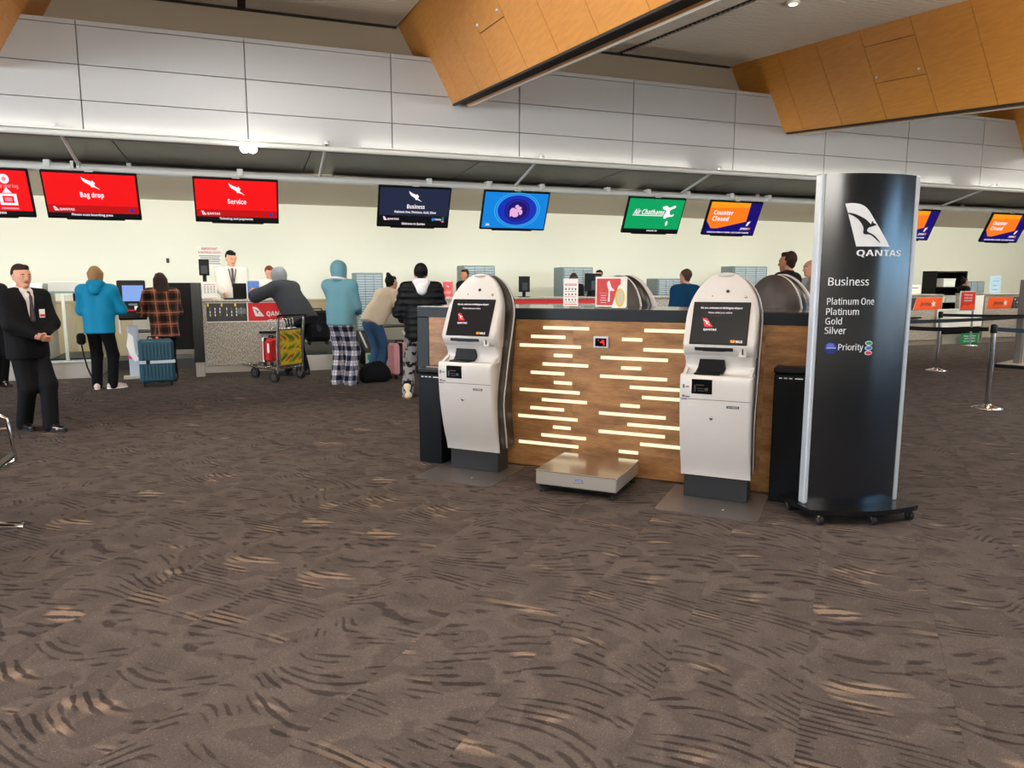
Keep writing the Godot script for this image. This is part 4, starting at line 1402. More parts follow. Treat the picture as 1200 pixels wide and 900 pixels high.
	bx("card_lock", Vector3(0.155, 1.045, straight(head, 1.045) - 0.002), Vector3(0.05, 0.075, 0.014), M.kiosk_white, o, 0.005)
	bx("card_lock_slot", Vector3(0.155, 1.05, straight(head, 1.05) + 0.005), Vector3(0.008, 0.045, 0.006), M.kiosk_band, o)
	for q in [[0.022, 1.437, 0.0115, M.black_gloss], [0.142, 1.40, 0.010, M.steel], [-0.075, 1.405, 0.0045, M.kiosk_seam]]:
		var cb := MB.new()
		cb.lathe(Vector3(q[0], q[1], straight(head, q[1]) - 0.002), [Vector2(q[2], 0), Vector2(q[2], 0.006), Vector2(q[2] * 0.5, 0.0085)], 14, SB * Basis(Vector3(1, 0, 0), PI / 2))
		put("camera_lens" if q[0] < 0.1 and q[0] > 0 else "key_lock" if q[0] > 0 else "sensor", cb.mesh(), q[3], o)
	var cp := MB.new()
	cp.ball(Vector3(0, 1.548, straight(head, 1.55) - 0.005), Vector3(0.062, 0.017, 0.02), 12)
	put("crown_cap", cp.mesh(), mt(Color(0.74, 0.73, 0.71), 0.35), o)
	# dark side band, thin white rim, dark back
	var bd := []
	var rm := []
	var bk := []
	for y in [0.185, 0.20, 0.26, 0.33, 0.40, 0.47, 0.54, 0.61, 0.68, 0.75, 0.82, 0.89, 0.96, 1.03, 1.10, 1.17, 1.24, 1.30, 1.36, 1.41, 1.45, 1.49, 1.515, 1.535, 1.55, 1.558]:
		bd.append([y, hw.call(y, 1.559, 0.2325), along(mid, y) + 0.001, along(rim, y) + 0.006])
		rm.append([y, hw.call(y, 1.562, 0.2385), along(rim, y) + 0.0075, along(rim, y) - 0.0065])
		bk.append([y, hw.call(y, 1.559, 0.2300), along(rim, y) - 0.006, along(back, y)])
	put("side_band", slab(bd), M.kiosk_band, o)
	put("rim", slab(rm), M.kiosk_white, o)
	put("back_shell", slab(bk), M.kiosk_back, o)
	return o

func sign_board() -> void:
	var o := thing("priority_sign", "tall freestanding dark sign with curved face headed Business beside the kiosks", "sign", Vector3(3.607, 0, -3.539), deg_to_rad(-11.9))
	# wheeled base
	var out := [Vector2(-0.365, 0.20), Vector2(-0.345, -0.15)]
	for i in 9:
		var t := i / 8.0
		out.append(Vector2(lerpf(-0.30, 0.345, t), -0.165 - 0.062 * sin(PI * t) - 0.01 * t))
	out.append(Vector2(0.385, -0.155)); out.append(Vector2(0.37, 0.20))
	for i in 5:
		var t := (i + 1) / 6.0
		out.append(Vector2(lerpf(0.345, -0.30, t), 0.205 + 0.05 * sin(PI * t)))
	var b := MB.new()
	b.prism(PackedVector2Array(out), Transform3D(Basis(Vector3.RIGHT, Vector3.FORWARD, Vector3.UP), Vector3(0, 0.066, 0)), 0.030)
	put("base", b.mesh(), M.base_black, o)
	for p in [Vector3(-0.325, 0, -0.15), Vector3(-0.285, 0, 0.155), Vector3(0.04, 0, 0.205), Vector3(0.335, 0, 0.145), Vector3(0.31, 0, -0.17)]:
		var w := MB.new()
		w.lathe(p + Vector3(-0.012, 0.029, 0), [Vector2(0.029, 0), Vector2(0.029, 0.024)], 16, Basis(Vector3(0, 0, 1), -PI / 2))
		var c := put("caster", w.mesh(), M.rubber, o)
		var hb := MB.new()
		hb.lathe(p + Vector3(-0.015, 0.029, 0), [Vector2(0.019, 0), Vector2(0.019, 0.03)], 12, Basis(Vector3(0, 0, 1), -PI / 2))
		put("hub", hb.mesh(), M.steel, c)
		bx("fork", p + Vector3(0, 0.045, 0), Vector3(0.036, 0.028, 0.02), M.steel, c, 0.003)
	# lens shaped column: two curved faces between pale metal edges
	var y0 := 0.096
	var y1 := 2.145
	for sg in [1.0, -1.0]:
		var f := MB.new()
		var n := 24
		for i in n:
			var q := []
			for e in [i, i + 1]:
				var x: float = lerpf(-0.297, 0.297, e / float(n))
				var z: float = sg * (0.028 + 0.062 * (1.0 - pow(x / 0.297, 2.0)))
				q.append(Vector3(x, 0, z))
			var nn := Vector3(0, 0, sg)
			f.quad(q[0] + Vector3(0, y0, 0), q[1] + Vector3(0, y0, 0), q[1] + Vector3(0, y1, 0), q[0] + Vector3(0, y1, 0), nn, 1)
			f.quad(q[0] + Vector3(0, y1, 0), q[1] + Vector3(0, y1, 0), Vector3(q[1].x, y1, 0), Vector3(q[0].x, y1, 0), Vector3.UP)
		put("face" if sg > 0 else "rear_face", f.mesh(), M.sign_face, o)
	for sg in [-1.0, 1.0]:
		var e := MB.new()
		e.box(Vector3(sg * 0.312, (y0 + y1) / 2, 0), Vector3(0.032, y1 - y0 + 0.002, 0.066), 0.008)
		put("edge_frame", e.mesh(), M.alu, o)
	# lettering, bent to the face
	var zf := func(x: float) -> float: return 0.0288 + 0.062 * (1.0 - pow(x / 0.297, 2.0))
	var before := o.get_child_count()
	tail_logo(o, Vector3(-0.188, 1.713, 0), 0.257, M.sign_white, M.sign_face, 0.02)
	text(o, "QANTAS", Vector3(0.049, 1.671, 0), 0.036, M.sign_white, 0, 0.306)
	text(o, "Business", Vector3(-0.254, 1.503, 0), 0.047, M.sign_white, -1, 0.239, false)
	text(o, "Platinum One", Vector3(-0.254, 1.384, 0), 0.040, M.sign_white, -1, 0.282, false)
	text(o, "Platinum", Vector3(-0.256, 1.322, 0), 0.040, M.sign_white, -1, 0.19, false)
	text(o, "Gold", Vector3(-0.257, 1.263, 0), 0.040, M.sign_white, -1, 0.092, false)
	text(o, "Silver", Vector3(-0.258, 1.205, 0), 0.040, M.sign_white, -1, 0.121, false)
	poly("alliance_badge", ell(-0.219, 1.096, 0.036, 0.036, 28), 0.002, mt(Color(0.13, 0.18, 0.50), 0.3), o, Transform3D(), 0.02)
	poly("badge_arc", ell(-0.223, 1.11, 0.023, 0.016, 18), 0.0026, mt(Color(0.36, 0.45, 0.76), 0.3), o)
	text(o, "oneworld", Vector3(-0.219, 1.097, 0.0022), 0.009, M.sign_white, 0, 0.053)
	text(o, "Priority", Vector3(-0.176, 1.097, 0), 0.038, M.sign_white, -1, 0.152, false)
	var gems := [mt(Color(0.80, 0.20, 0.33), 0.3), mt(Color(0.16, 0.42, 0.68), 0.3), mt(Color(0.15, 0.52, 0.36), 0.3)]
	for i in 3:
		poly("gem_rim", ell(0.012, 1.066 + 0.030 * i, 0.025, 0.0142, 18), 0.0016, M.sign_white, o)
		poly("gem", ell(0.012, 1.066 + 0.030 * i, 0.0205, 0.0104, 18), 0.0026, gems[i], o)
	for i in range(before, o.get_child_count()):
		var mi := o.get_child(i) as MeshInstance3D
		var arr := mi.mesh.surface_get_arrays(0)
		var v: PackedVector3Array = arr[Mesh.ARRAY_VERTEX]
		for j in v.size():
			var p := v[j] + mi.position
			v[j] = Vector3(p.x, p.y, p.z + zf.call(p.x))
		arr[Mesh.ARRAY_VERTEX] = v
		arr[Mesh.ARRAY_TANGENT] = null
		var am := ArrayMesh.new()
		am.add_surface_from_arrays(Mesh.PRIMITIVE_TRIANGLES, arr)
		mi.mesh = am
		mi.position = Vector3.ZERO

func waste_bin(label: String, at: Vector3, turn: float, w: float, d: float, h: float) -> void:
	var o := thing("waste_bin", label, "bin", at, turn, "slim black bins by the kiosks")
	var b := MB.new()
	b.box(Vector3(0, (h - 0.05) / 2, 0), Vector3(w, h - 0.05, d), 0.006)
	put("body", b.mesh(), M.bin, o)
	bx("lid", Vector3(0, h - 0.024, 0), Vector3(w + 0.012, 0.044, d + 0.012), M.black, o, 0.012)
	bx("opening", Vector3(0, h - 0.001, 0), Vector3(w * 0.62, 0.006, d * 0.5), M.black_gloss, o, 0.002)
	for i in 3:
		bx("label_mark", Vector3(-w * 0.3 + i * w * 0.16, h - 0.075, d / 2 + 0.0008), Vector3(w * 0.10, 0.007, 0.001), M.sign_white, o)
	bx("label_mark", Vector3(w * 0.28, h - 0.075, d / 2 + 0.0008), Vector3(w * 0.24, 0.007, 0.001), M.sign_white, o)

func bag_scale() -> void:
	var o := thing("bag_scale", "low stainless steel baggage scale platform in front of the timber desk", "scale", dk(1.70, 0.375), DESK_TURN)
	var b := MB.new()
	b.box(Vector3(0, 0.11, 0), Vector3(0.60, 0.10, 0.58), 0.006)
	put("platform", b.mesh(), M.brushed, o)
	bx("tray", Vector3(0, 0.163, 0), Vector3(0.61, 0.008, 0.59), M.steel, o, 0.003)
	bx("underframe", Vector3(0, 0.05, 0), Vector3(0.55, 0.022, 0.53), M.black, o)
	for x in [-0.26, 0.26]:
		for z in [-0.25, 0.25]:
			var f := MB.new()
			f.lathe(Vector3(x, 0, z), [Vector2(0.026, 0), Vector2(0.026, 0.012), Vector2(0.009, 0.016), Vector2(0.009, 0.05)], 12)
			put("foot", f.mesh(), M.rubber, o)
	bx("maker_label", Vector3(0.03, 0.12, 0.2906), Vector3(0.055, 0.014, 0.001), M.blue_print, o)
	text(o, "scale", Vector3(0.03, 0.12, 0.2912), 0.008, M.sign_white, 0, 0.04)
	for q in [[0.05, 0.105, 0.03], [0.01, 0.098, 0.05]]:
		bx("label_line", Vector3(q[0], q[1], 0.2906), Vector3(q[2], 0.004, 0.001), M.grey_print, o)

func sign_holder(label: String, at: Vector3, turn: float, w: float, h: float, kind: String) -> void:
	var o := thing("sign_holder", label, "sign holder", at, turn)
	bx("foot", Vector3(0, 0.005, 0), Vector3(w, 0.008, 0.09), M.glass, o, 0.002)
	bx("sheet", Vector3(0, h / 2 + 0.006, 0), Vector3(w - 0.012, h - 0.02, 0.002), M.paper, o)
	bx("clear_front", Vector3(0, h / 2 + 0.006, 0.004), Vector3(w, h, 0.003), M.clear, o)
	var z := 0.0012
	if kind == "notice":
		bx("red_heading", Vector3(0, h - 0.05, z), Vector3(w * 0.72, 0.014, 0.001), M.red_print, o)
		text(o, "Dangerous goods", Vector3(0, h - 0.05, z + 0.0008), 0.009, M.sign_white, 0, w * 0.6)
		for r in 3:
			for c in 4:
				bx("pictogram", Vector3(-w * 0.3 + c * w * 0.2, h - 0.085 - r * 0.042, z), Vector3(w * 0.09, 0.016, 0.001), M.grey_print if (r + c) % 3 else M.dark_print, o)
			bx("text_line", Vector3(0, h - 0.104 - r * 0.042, z), Vector3(w * 0.72, 0.004, 0.001), M.red_print if r == 1 else M.grey_print, o)
		bx("foot_line", Vector3(0, 0.03, z), Vector3(w * 0.8, 0.008, 0.001), M.orange_print, o)
	elif kind == "leaflet":
		bx("red_page", Vector3(-0.02, h / 2 + 0.004, z), Vector3(w - 0.07, h - 0.045, 0.001), M.red_print, o)
		var xf := Transform3D(Basis(), Vector3(0, 0, z + 0.0006))
		poly("fin_shape", scurve([Vector2(-0.035, h - 0.055), Vector2(-0.015, h - 0.035), Vector2(0.0, h - 0.08), Vector2(0.025, h - 0.105)], 3) + [Vector2(0.02, h - 0.115), Vector2(-0.008, h - 0.11), Vector2(-0.01, 0.055), Vector2(-0.025, 0.055), Vector2(-0.02, h - 0.11)], 0.0006, M.sign_white, o, xf)
		poly("pale_page", [Vector2(0.005, 0.008), Vector2(w / 2 - 0.014, 0.008), Vector2(w / 2 - 0.014, h - 0.03), Vector2(0.055, h - 0.075)], 0.001, M.paper, o, xf)
		poly("yellow_ring", ell(0.068, 0.085, 0.038, 0.072, 20), 0.0016, M.yellow_print, o, xf)
		poly("ring_inside", ell(0.07, 0.088, 0.027, 0.056, 20), 0.0022, mt(Color(0.78, 0.75, 0.66), 0.7), o, xf)
		for r in 5:
			bx("text_line", Vector3(-0.06, 0.12 - r * 0.018, z + 0.001), Vector3(0.05 - 0.006 * (r % 3), 0.004, 0.0008), mt(Color(0.88, 0.62, 0.60), 0.6) if r == 0 else M.sign_white, o)
	elif kind == "blue":
		bx("blue_print", Vector3(0, h / 2 + 0.006, z), Vector3(w - 0.03, h - 0.035, 0.001), M.blue_print, o)
		poly("orange_plane", [Vector2(-0.07, 0.13), Vector2(-0.02, 0.20), Vector2(0.06, 0.17), Vector2(0.08, 0.11), Vector2(-0.02, 0.095)], 0.001, mt(Color(0.95, 0.60, 0.22), 0.6), o, Transform3D(Basis(), Vector3(0, 0, z + 0.0006)))
		for r in 3:
			bx("text_line", Vector3(0, 0.045 + r * 0.018, z + 0.001), Vector3(w * 0.55, 0.005, 0.0008), M.sign_white, o)
	elif kind == "red":
		bx("red_print", Vector3(0, h / 2 + 0.006, z), Vector3(w - 0.014, h - 0.022, 0.001), M.red_print, o)
		roo_mark(o, Vector3(-0.03, h * 0.62, z + 0.0008), 0.05, M.sign_white)
		for r in 3:
			bx("text_line", Vector3(0, h * 0.42 - r * 0.022, z + 0.001), Vector3(w * 0.55, 0.005, 0.0008), M.sign_white, o)
	elif kind == "map":
		bx("pale_print", Vector3(0, h / 2 + 0.006, z), Vector3(w - 0.02, h - 0.03, 0.001), mt(Color(0.70, 0.82, 0.92), 0.6), o)
		for r in 6:
			bx("text_line", Vector3(0.02 * (r % 3 - 1), 0.05 + r * h * 0.12, z + 0.001), Vector3(w * (0.3 + 0.12 * (r % 3)), 0.012, 0.0008), M.blue_print if r % 2 else M.sign_white, o)

# ---------------------------------------------------------------- counters along the wall
func counter(label: String, x0: float, x1: float, banner: String) -> Node3D:
	var w := x1 - x0
	var o := thing("check_in_counter", label, "counter", Vector3((x0 + x1) / 2, 0, -12.95), 0.0, "speckled check-in counters along the wall")
	bx("front", Vector3(0, 0.655, -0.02), Vector3(w, 1.07, 0.04), M.terrazzo, o, 0.004)
	for sg in [-1.0, 1.0]:
		bx("side", Vector3(sg * (w / 2 - 0.02), 0.62, -0.42), Vector3(0.04, 1.10, 0.76), M.terrazzo, o)
	bx("kick", Vector3(0, 0.06, -0.07), Vector3(w - 0.02, 0.12, 0.03), M.brushed, o)
	bx("worktop", Vector3(0, 1.195, -0.40), Vector3(w + 0.02, 0.03, 0.84), M.terrazzo, o, 0.006)
	bx("desk_shelf", Vector3(0, 0.76, -0.5), Vector3(w - 0.08, 0.03, 0.6), M.grey_steel, o)
	bx("bag_rest", Vector3(w * (0.28 if banner != "orange_right" else -0.1), 0.665, 0.05), Vector3(w * 0.34, 0.035, 0.10), M.black, o, 0.008)
	var rect := func(x0_, y0, x1_, y1): return [Vector2(x0_, y0), Vector2(x1_, y0), Vector2(x1_, y1), Vector2(x0_, y1)]
	var z := 0.003
	if banner == "red":
		bx("banner", Vector3(0.02, 1.005, 0.003), Vector3(w - 0.18, 0.33, 0.006), M.paper, o)
		bx("notice_panel", Vector3(-w * 0.215, 1.005, 0.0065), Vector3(w * 0.42, 0.30, 0.002), M.dark_print, o)
		bx("red_panel", Vector3(w * 0.235, 1.005, 0.0065), Vector3(w * 0.46, 0.30, 0.002), M.red_print, o)
		for c in 3:
			bx("yellow_tab", Vector3(-w * 0.405 + c * w * 0.14, 1.125, 0.008), Vector3(0.025, 0.05, 0.001), M.yellow_print, o)
		for c in 7:
			for r in 3:
				bx("pictogram", Vector3(-w * 0.385 + c * w * 0.05 + (0.03 if c > 2 else 0.0), 1.06 - r * 0.05, 0.008), Vector3(0.016, 0.036, 0.001), M.sign_white if (c + r) % 4 else M.grey_print, o)
		bx("text_block", Vector3(-w * 0.06, 1.02, 0.008), Vector3(w * 0.09, 0.09, 0.001), M.grey_print, o)
		tail_logo(o, Vector3(w * 0.05, 0.93, 0.008), 0.16, M.sign_white, M.red_print)
		text(o, "QANTAS", Vector3(w * 0.20, 0.965, 0.009), 0.075, M.sign_white, -1, 0.36)
	elif banner == "orange_right" or banner == "orange_left":
		var dx := 0.0
		var c0 := -w / 2 + 0.05
		if banner == "orange_left":
			poly("orange_panel", [Vector2(c0 + 0.03, 0.845), Vector2(c0 + 0.86, 0.845), Vector2(c0 + 0.93, 1.125), Vector2(c0 + 0.09, 1.125)], 0.004, M.orange_print, o)
			poly("notice_panel", [Vector2(c0 + 0.875, 0.845), Vector2(w / 2 - 0.06, 0.845), Vector2(w / 2 - 0.06, 1.125), Vector2(c0 + 0.945, 1.125)], 0.004, M.dark_print, o)
			for c in 6:
				for r in 3:
					bx("pictogram", Vector3(c0 + 1.0 + c * 0.085, 1.07 - r * 0.075, 0.005), Vector3(0.045, 0.03, 0.001), M.grey_print if (c * 2 + r) % 3 else M.sign_white, o)
			dx = c0 + 0.24
		else:
			poly("orange_panel", [Vector2(w / 2 - 0.92, 0.845), Vector2(w / 2 - 0.06, 0.845), Vector2(w / 2 - 0.03, 1.125), Vector2(w / 2 - 0.83, 1.125)], 0.004, M.orange_print, o)
			poly("notice_panel", [Vector2(-w / 2 + 0.06, 0.845), Vector2(w / 2 - 0.95, 0.845), Vector2(w / 2 - 0.86, 1.125), Vector2(-w / 2 + 0.06, 1.125)], 0.004, M.dark_print, o)
			dx = w / 2 - 0.72
		text(o, "Jetstar", Vector3(dx, 0.975, 0.005), 0.085, M.dark_print, -1, 0.36, true, "lettering", Basis(), 0.18)
		star(o, Vector3(dx + 0.42, 0.985, 0.0045), 0.085, M.sign_white)
	elif banner == "stripe":
		bx("red_stripe", Vector3(0, 1.13, 0.003), Vector3(w - 0.02, 0.08, 0.006), M.red_print, o)
	return o

func louvre_box(label: String, x0: float, x1: float, ytop: float, y0: float) -> void:
	var w := x1 - x0
	var d := 0.5
	var o := thing("louvred_cabinet", label, "cabinet", Vector3((x0 + x1) / 2, y0, -14.5), 0.0, "pale grey louvred cabinets behind the counters")
	var h := ytop - y0
	bx("frame", Vector3(0, h / 2, -d / 2), Vector3(w, h, d), M.grey_steel, o, 0.006)
	var n := int(h / 0.05)
	for i in n:
		var y := 0.03 + (h - 0.06) * (i + 0.5) / n
		var b := MB.new()
		b.box(Vector3(0, y, 0.012), Vector3(w - 0.05, 0.028, 0.016), 0.0, Basis(Vector3(1, 0, 0), 0.5))
		put("louvre", b.mesh(), M.pale_grey, o)
		if x0 > 2.6:
			var c := MB.new()
			c.box(Vector3(-w / 2 - 0.008, y, -d / 2), Vector3(0.014, 0.028, d - 0.05), 0.0)
			put("louvre", c.mesh(), M.grey_steel, o)
	for i in 4:
		bx("upright", Vector3(-w / 2 + 0.02 + (w - 0.04) * i / 3.0, h / 2, 0.024), Vector3(0.014, h - 0.03, 0.008), M.grey_steel, o)
	bx("stand", Vector3(0, -y0 / 2, -d / 2), Vector3(w - 0.1, y0, d - 0.1), M.dark_print, o)

func monitor(label: String, at: Vector3, turn: float, w: float, h: float, rise := 0.0) -> void:
	var o := thing("monitor", label, "monitor", at, turn)
	bx("foot", Vector3(0, 0.008, 0), Vector3(0.2, 0.016, 0.16), M.black, o, 0.004)
	bx("neck", Vector3(0, 0.07 + rise / 2, 0), Vector3(0.06, 0.13 + rise, 0.03), M.black, o)
	bx("casing", Vector3(0, 0.10 + rise + h / 2, 0.02), Vector3(w, h, 0.045), M.black, o, 0.008)
	bx("bracket", Vector3(0, 0.10 + rise + h * 0.35, 0.047), Vector3(0.10, h * 0.5, 0.012), M.plinth, o, 0.003)

func stanchion(label: String, at: Vector3) -> Node3D:
	var o := thing("belt_stanchion", label, "stanchion", at, 0.0, "chrome belt barrier posts")
	var b := MB.new()
	b.lathe(Vector3.ZERO, [Vector2(0.165, 0), Vector2(0.165, 0.008), Vector2(0.12, 0.02), Vector2(0.05, 0.038), Vector2(0.034, 0.05)], 28)
	put("base", b.mesh(), M.chrome, o)
	var p := MB.new()
	p.lathe(Vector3.ZERO, [Vector2(0.032, 0.03), Vector2(0.032, 0.90)], 18)
	put("post", p.mesh(), M.chrome, o)
	var h := MB.new()
	h.lathe(Vector3.ZERO, [Vector2(0.034, 0.90), Vector2(0.037, 0.91), Vector2(0.037, 0.99), Vector2(0.03, 1.002), Vector2(0.012, 1.006)], 18)
	put("belt_head", h.mesh(), M.black, o)
	return o

func belt(label: String, a: Vector3, c: Vector3) -> void:
	var d := (c - a).normalized()
	var n := d.cross(Vector3.UP).normalized()
	var b := MB.new()
	var R := []
	for i in 9:
		var t := i / 8.0
		var p := a.lerp(c, t) - Vector3(0, 0.03 * sin(PI * t), 0)
		var q := []
		for e in [[-0.0015, -0.025], [0.0015, -0.025], [0.0015, 0.025], [-0.0015, 0.025]]:
			q.append(p + n * e[0] + Vector3(0, e[1], 0))
		R.append(q)
	b.rings(R, true, -1)
	tag(put("barrier_belt", b.mesh(), M.black), label, "belt", "black barrier belts")

func suitcase(called: String, label: String, at: Vector3, turn: float, w: float, h: float, d: float, m: Material) -> Node3D:
	var o := thing(called, label, "suitcase", at, turn)
	var y0 := 0.06
	bx("shell", Vector3(0, y0 + h / 2, 0), Vector3(w, h, d), m, o, 0.035)
	for i in 9:
		bx("rib", Vector3(-w * 0.4 + w * 0.1 * i, y0 + h / 2, d / 2 + 0.002), Vector3(w * 0.05, h * 0.82, 0.012), m, o, 0.005)
	for x in [-0.38, 0.38]:
		for z in [-0.3, 0.3]:
			var b := MB.new()
			b.lathe(Vector3(w * x - 0.012, 0.025, d * z), [Vector2(0.025, 0), Vector2(0.025, 0.024)], 12, Basis(Vector3(0, 0, 1), -PI / 2))
			var c := put("wheel", b.mesh(), M.rubber, o)
			bx("fork", Vector3(w * x, 0.05, d * z), Vector3(0.04, 0.03, 0.03), M.black, c)
	var hd := MB.new()
	hd.tube([Vector3(-w * 0.22, y0 + h - 0.005, 0), Vector3(-w * 0.2, y0 + h + 0.035, 0), Vector3(w * 0.2, y0 + h + 0.035, 0), Vector3(w * 0.22, y0 + h - 0.005, 0)], 0.013, 8)
	put("handle", hd.mesh(), M.black, o)
	return o

func trolley(label: String, at: Vector3, turn: float, poster: bool) -> Node3D:
	# local +x is the front, the handle end is at -x ... the tall panel faces +z
	var o := thing("luggage_trolley", label, "trolley", at, turn, "luggage trolleys")
	for z in [-0.24, 0.0, 0.24]:
		tb("deck_rail", [Vector3(-0.32, 0.20, z), Vector3(0.1, 0.205, z), Vector3(0.52, 0.23, z * 0.75)], 0.015, M.steel, o)
	for x in [-0.3, 0.05, 0.45]:
		tb("deck_bar", [Vector3(x, 0.20 + (0.02 if x > 0.3 else 0.0), -0.24 * (0.8 if x > 0.3 else 1.0)), Vector3(x, 0.20 + (0.02 if x > 0.3 else 0.0), 0.24 * (0.8 if x > 0.3 else 1.0))], 0.014, M.steel, o)
	for z in [-0.26, 0.26]:
		tb("upright", [Vector3(-0.33, 0.10, z), Vector3(-0.35, 0.6, z), Vector3(-0.40, 0.98, z)], 0.018, M.steel, o)
	tb("push_bar", [Vector3(-0.40, 0.98, -0.28), Vector3(-0.43, 1.01, -0.27), Vector3(-0.43, 1.01, 0.27), Vector3(-0.40, 0.98, 0.28)], 0.02, M.rubber, o)
	# wire basket below the bar
	for i in 9:
		var z := -0.24 + 0.06 * i
		tb("basket_wire", [Vector3(-0.37, 0.78, z), Vector3(-0.20, 0.80, z), Vector3(-0.18, 0.94, z)], 0.005, M.steel, o, 6)
	for q in [[-0.18, 0.94], [-0.20, 0.80], [-0.28, 0.79]]:
		tb("basket_rim", [Vector3(q[0], q[1], -0.25), Vector3(q[0], q[1], 0.25)], 0.007, M.steel, o, 6)
	for p in [Vector3(-0.28, 0, -0.27), Vector3(-0.28, 0, 0.27), Vector3(0.42, 0, 0.0)]:
		var b := MB.new()
		b.lathe(p + Vector3(0, 0.085, -0.02), [Vector2(0.085, 0), Vector2(0.085, 0.04)], 18, Basis(Vector3(1, 0, 0), PI / 2))
		var c := put("wheel", b.mesh(), M.rubber, o)
		var hb := MB.new()
		hb.lathe(p + Vector3(0, 0.085, -0.025), [Vector2(0.05, 0), Vector2(0.05, 0.05)], 14, Basis(Vector3(1, 0, 0), PI / 2))
		put("hub", hb.mesh(), M.steel, c)
		bx("fork", p + Vector3(0, 0.16, 0), Vector3(0.03, 0.1, 0.07), M.steel, c)
	if poster:
		bx("advert_frame", Vector3(-0.355, 0.52, 0.0), Vector3(0.02, 0.56, 0.46), M.steel, o, 0.004)
		for sg in [-1.0, 1.0]:
			bx("advert", Vector3(-0.355 + sg * 0.011, 0.52, 0.0), Vector3(0.003, 0.52, 0.42), M.advert, o)
	return o

func seat_bench() -> void:
	# only its end arm and a foot reach into view
	var o := thing("seating_bench", "chrome framed waiting bench of which an arm loop and foot show at the left edge", "bench", Vector3(-1.68, 0, -5.42), PI / 2)
	tb("beam", [Vector3(-1.6, 0.34, 0), Vector3(0.0, 0.34, 0)], 0.03, M.chrome, o)
	for x in [-0.02, -1.5]:
		tb("arm_loop", [Vector3(x, 0.34, -0.22), Vector3(x, 0.60, -0.24), Vector3(x, 0.66, -0.18), Vector3(x, 0.68, 0.0), Vector3(x, 0.67, 0.14), Vector3(x, 0.63, 0.20), Vector3(x, 0.36, 0.23), Vector3(x, 0.33, 0.18), Vector3(x, 0.33, -0.18), Vector3(x, 0.34, -0.22)], 0.014, M.chrome, o, 10)
		tb("arm_bar", [Vector3(x, 0.565, -0.23), Vector3(x, 0.565, 0.2)], 0.012, M.chrome, o, 8)
	for x in [-0.32, -1.25]:
		tb("leg", [Vector3(x, 0.34, 0), Vector3(x, 0.06, 0)], 0.035, M.chrome, o, 12)
		var b := MB.new()
		b.rings([[Vector3(x - 0.03, 0, -0.3), Vector3(x + 0.03, 0, -0.3), Vector3(x + 0.02, 0.02, -0.3), Vector3(x - 0.02, 0.02, -0.3)], [Vector3(x - 0.045, 0, 0), Vector3(x + 0.045, 0, 0), Vector3(x + 0.03, 0.065, 0), Vector3(x - 0.03, 0.065, 0)], [Vector3(x - 0.03, 0, 0.32), Vector3(x + 0.03, 0, 0.32), Vector3(x + 0.02, 0.02, 0.32), Vector3(x - 0.02, 0.02, 0.32)]], true, 1)
		put("foot", b.mesh(), M.chrome, o)
	for i in 2:
		bx("seat", Vector3(-0.42 - 0.62 * i, 0.42, 0.02), Vector3(0.56, 0.05, 0.5), M.black, o, 0.02)
		var bk := MB.new()
		bk.box(Vector3(-0.42 - 0.62 * i, 0.70, -0.28), Vector3(0.56, 0.46, 0.05), 0.02, Basis(Vector3(1, 0, 0), -0.2))
		put("backrest", bk.mesh(), M.black, o)

func bag_drop_bays() -> void:
	# two self-service bag drops at the left end
	for i in 2:
		var cx := -2.95 - 2.0 * i
		var o := thing("bag_drop_machine", ["white bag drop machine with steel base and glass side left of the woman in turquoise", "white bag drop machine at the left end of the row"][i], "machine", Vector3(cx, 0, -12.95), 0.0, "self-service bag drop machines")
		bx("base", Vector3(0.05, 0.125, -0.75), Vector3(1.25, 0.25, 1.5), M.brushed, o, 0.006)
		bx("base_lip", Vector3(0.05, 0.262, -0.75), Vector3(1.27, 0.025, 1.52), M.alu, o, 0.004)
		bx("belt", Vector3(0.28, 0.285, -0.9), Vector3(0.62, 0.02, 1.3), M.black, o)
		var w := MB.new()
		w.prism(PackedVector2Array(scurve([Vector2(-0.02, 0.27), Vector2(0.02, 0.9), Vector2(-0.06, 1.3), Vector2(-0.16, 1.48)], 5) + [Vector2(-0.9, 1.48), Vector2(-0.9, 0.27)]), Transform3D(Basis(Vector3.BACK, Vector3.UP, Vector3.LEFT), Vector3(0.0, 0, 0)), 0.42)
		put("white_housing", w.mesh(), M.kiosk_white, o)
		bx("header", Vector3(0.38, 1.43, -0.5), Vector3(0.62, 0.16, 0.7), M.kiosk_white, o, 0.01)
		bx("header_shade", Vector3(0.36, 1.34, -0.22), Vector3(0.56, 0.03, 0.16), M.grey_steel, o)
		bx("scanner", Vector3(0.42, 1.27, -0.2), Vector3(0.05, 0.13, 0.05), M.black, o, 0.006)
		bx("glass_side", Vector3(0.28, 0.80, -0.45), Vector3(0.012, 1.0, 0.8), M.glass, o)
		bx("glass_front_edge", Vector3(0.28, 0.80, -0.05), Vector3(0.045, 1.04, 0.03), M.white_paint, o, 0.005)
		bx("glass_side", Vector3(0.62, 0.80, -0.7), Vector3(0.012, 1.0, 0.9), M.glass, o)
		bx("side_frame", Vector3(0.665, 0.80, -0.8), Vector3(0.05, 1.1, 0.9), M.dado, o)
		tb("scan_cord", [Vector3(0.02, 1.05, 0.03), Vector3(0.03, 0.85, 0.05), Vector3(0.05, 0.6, 0.04)], 0.012, M.black, o, 6)
		bx("hand_scanner", Vector3(0.05, 0.58, 0.04), Vector3(0.035, 0.09, 0.04), M.alu, o, 0.008)

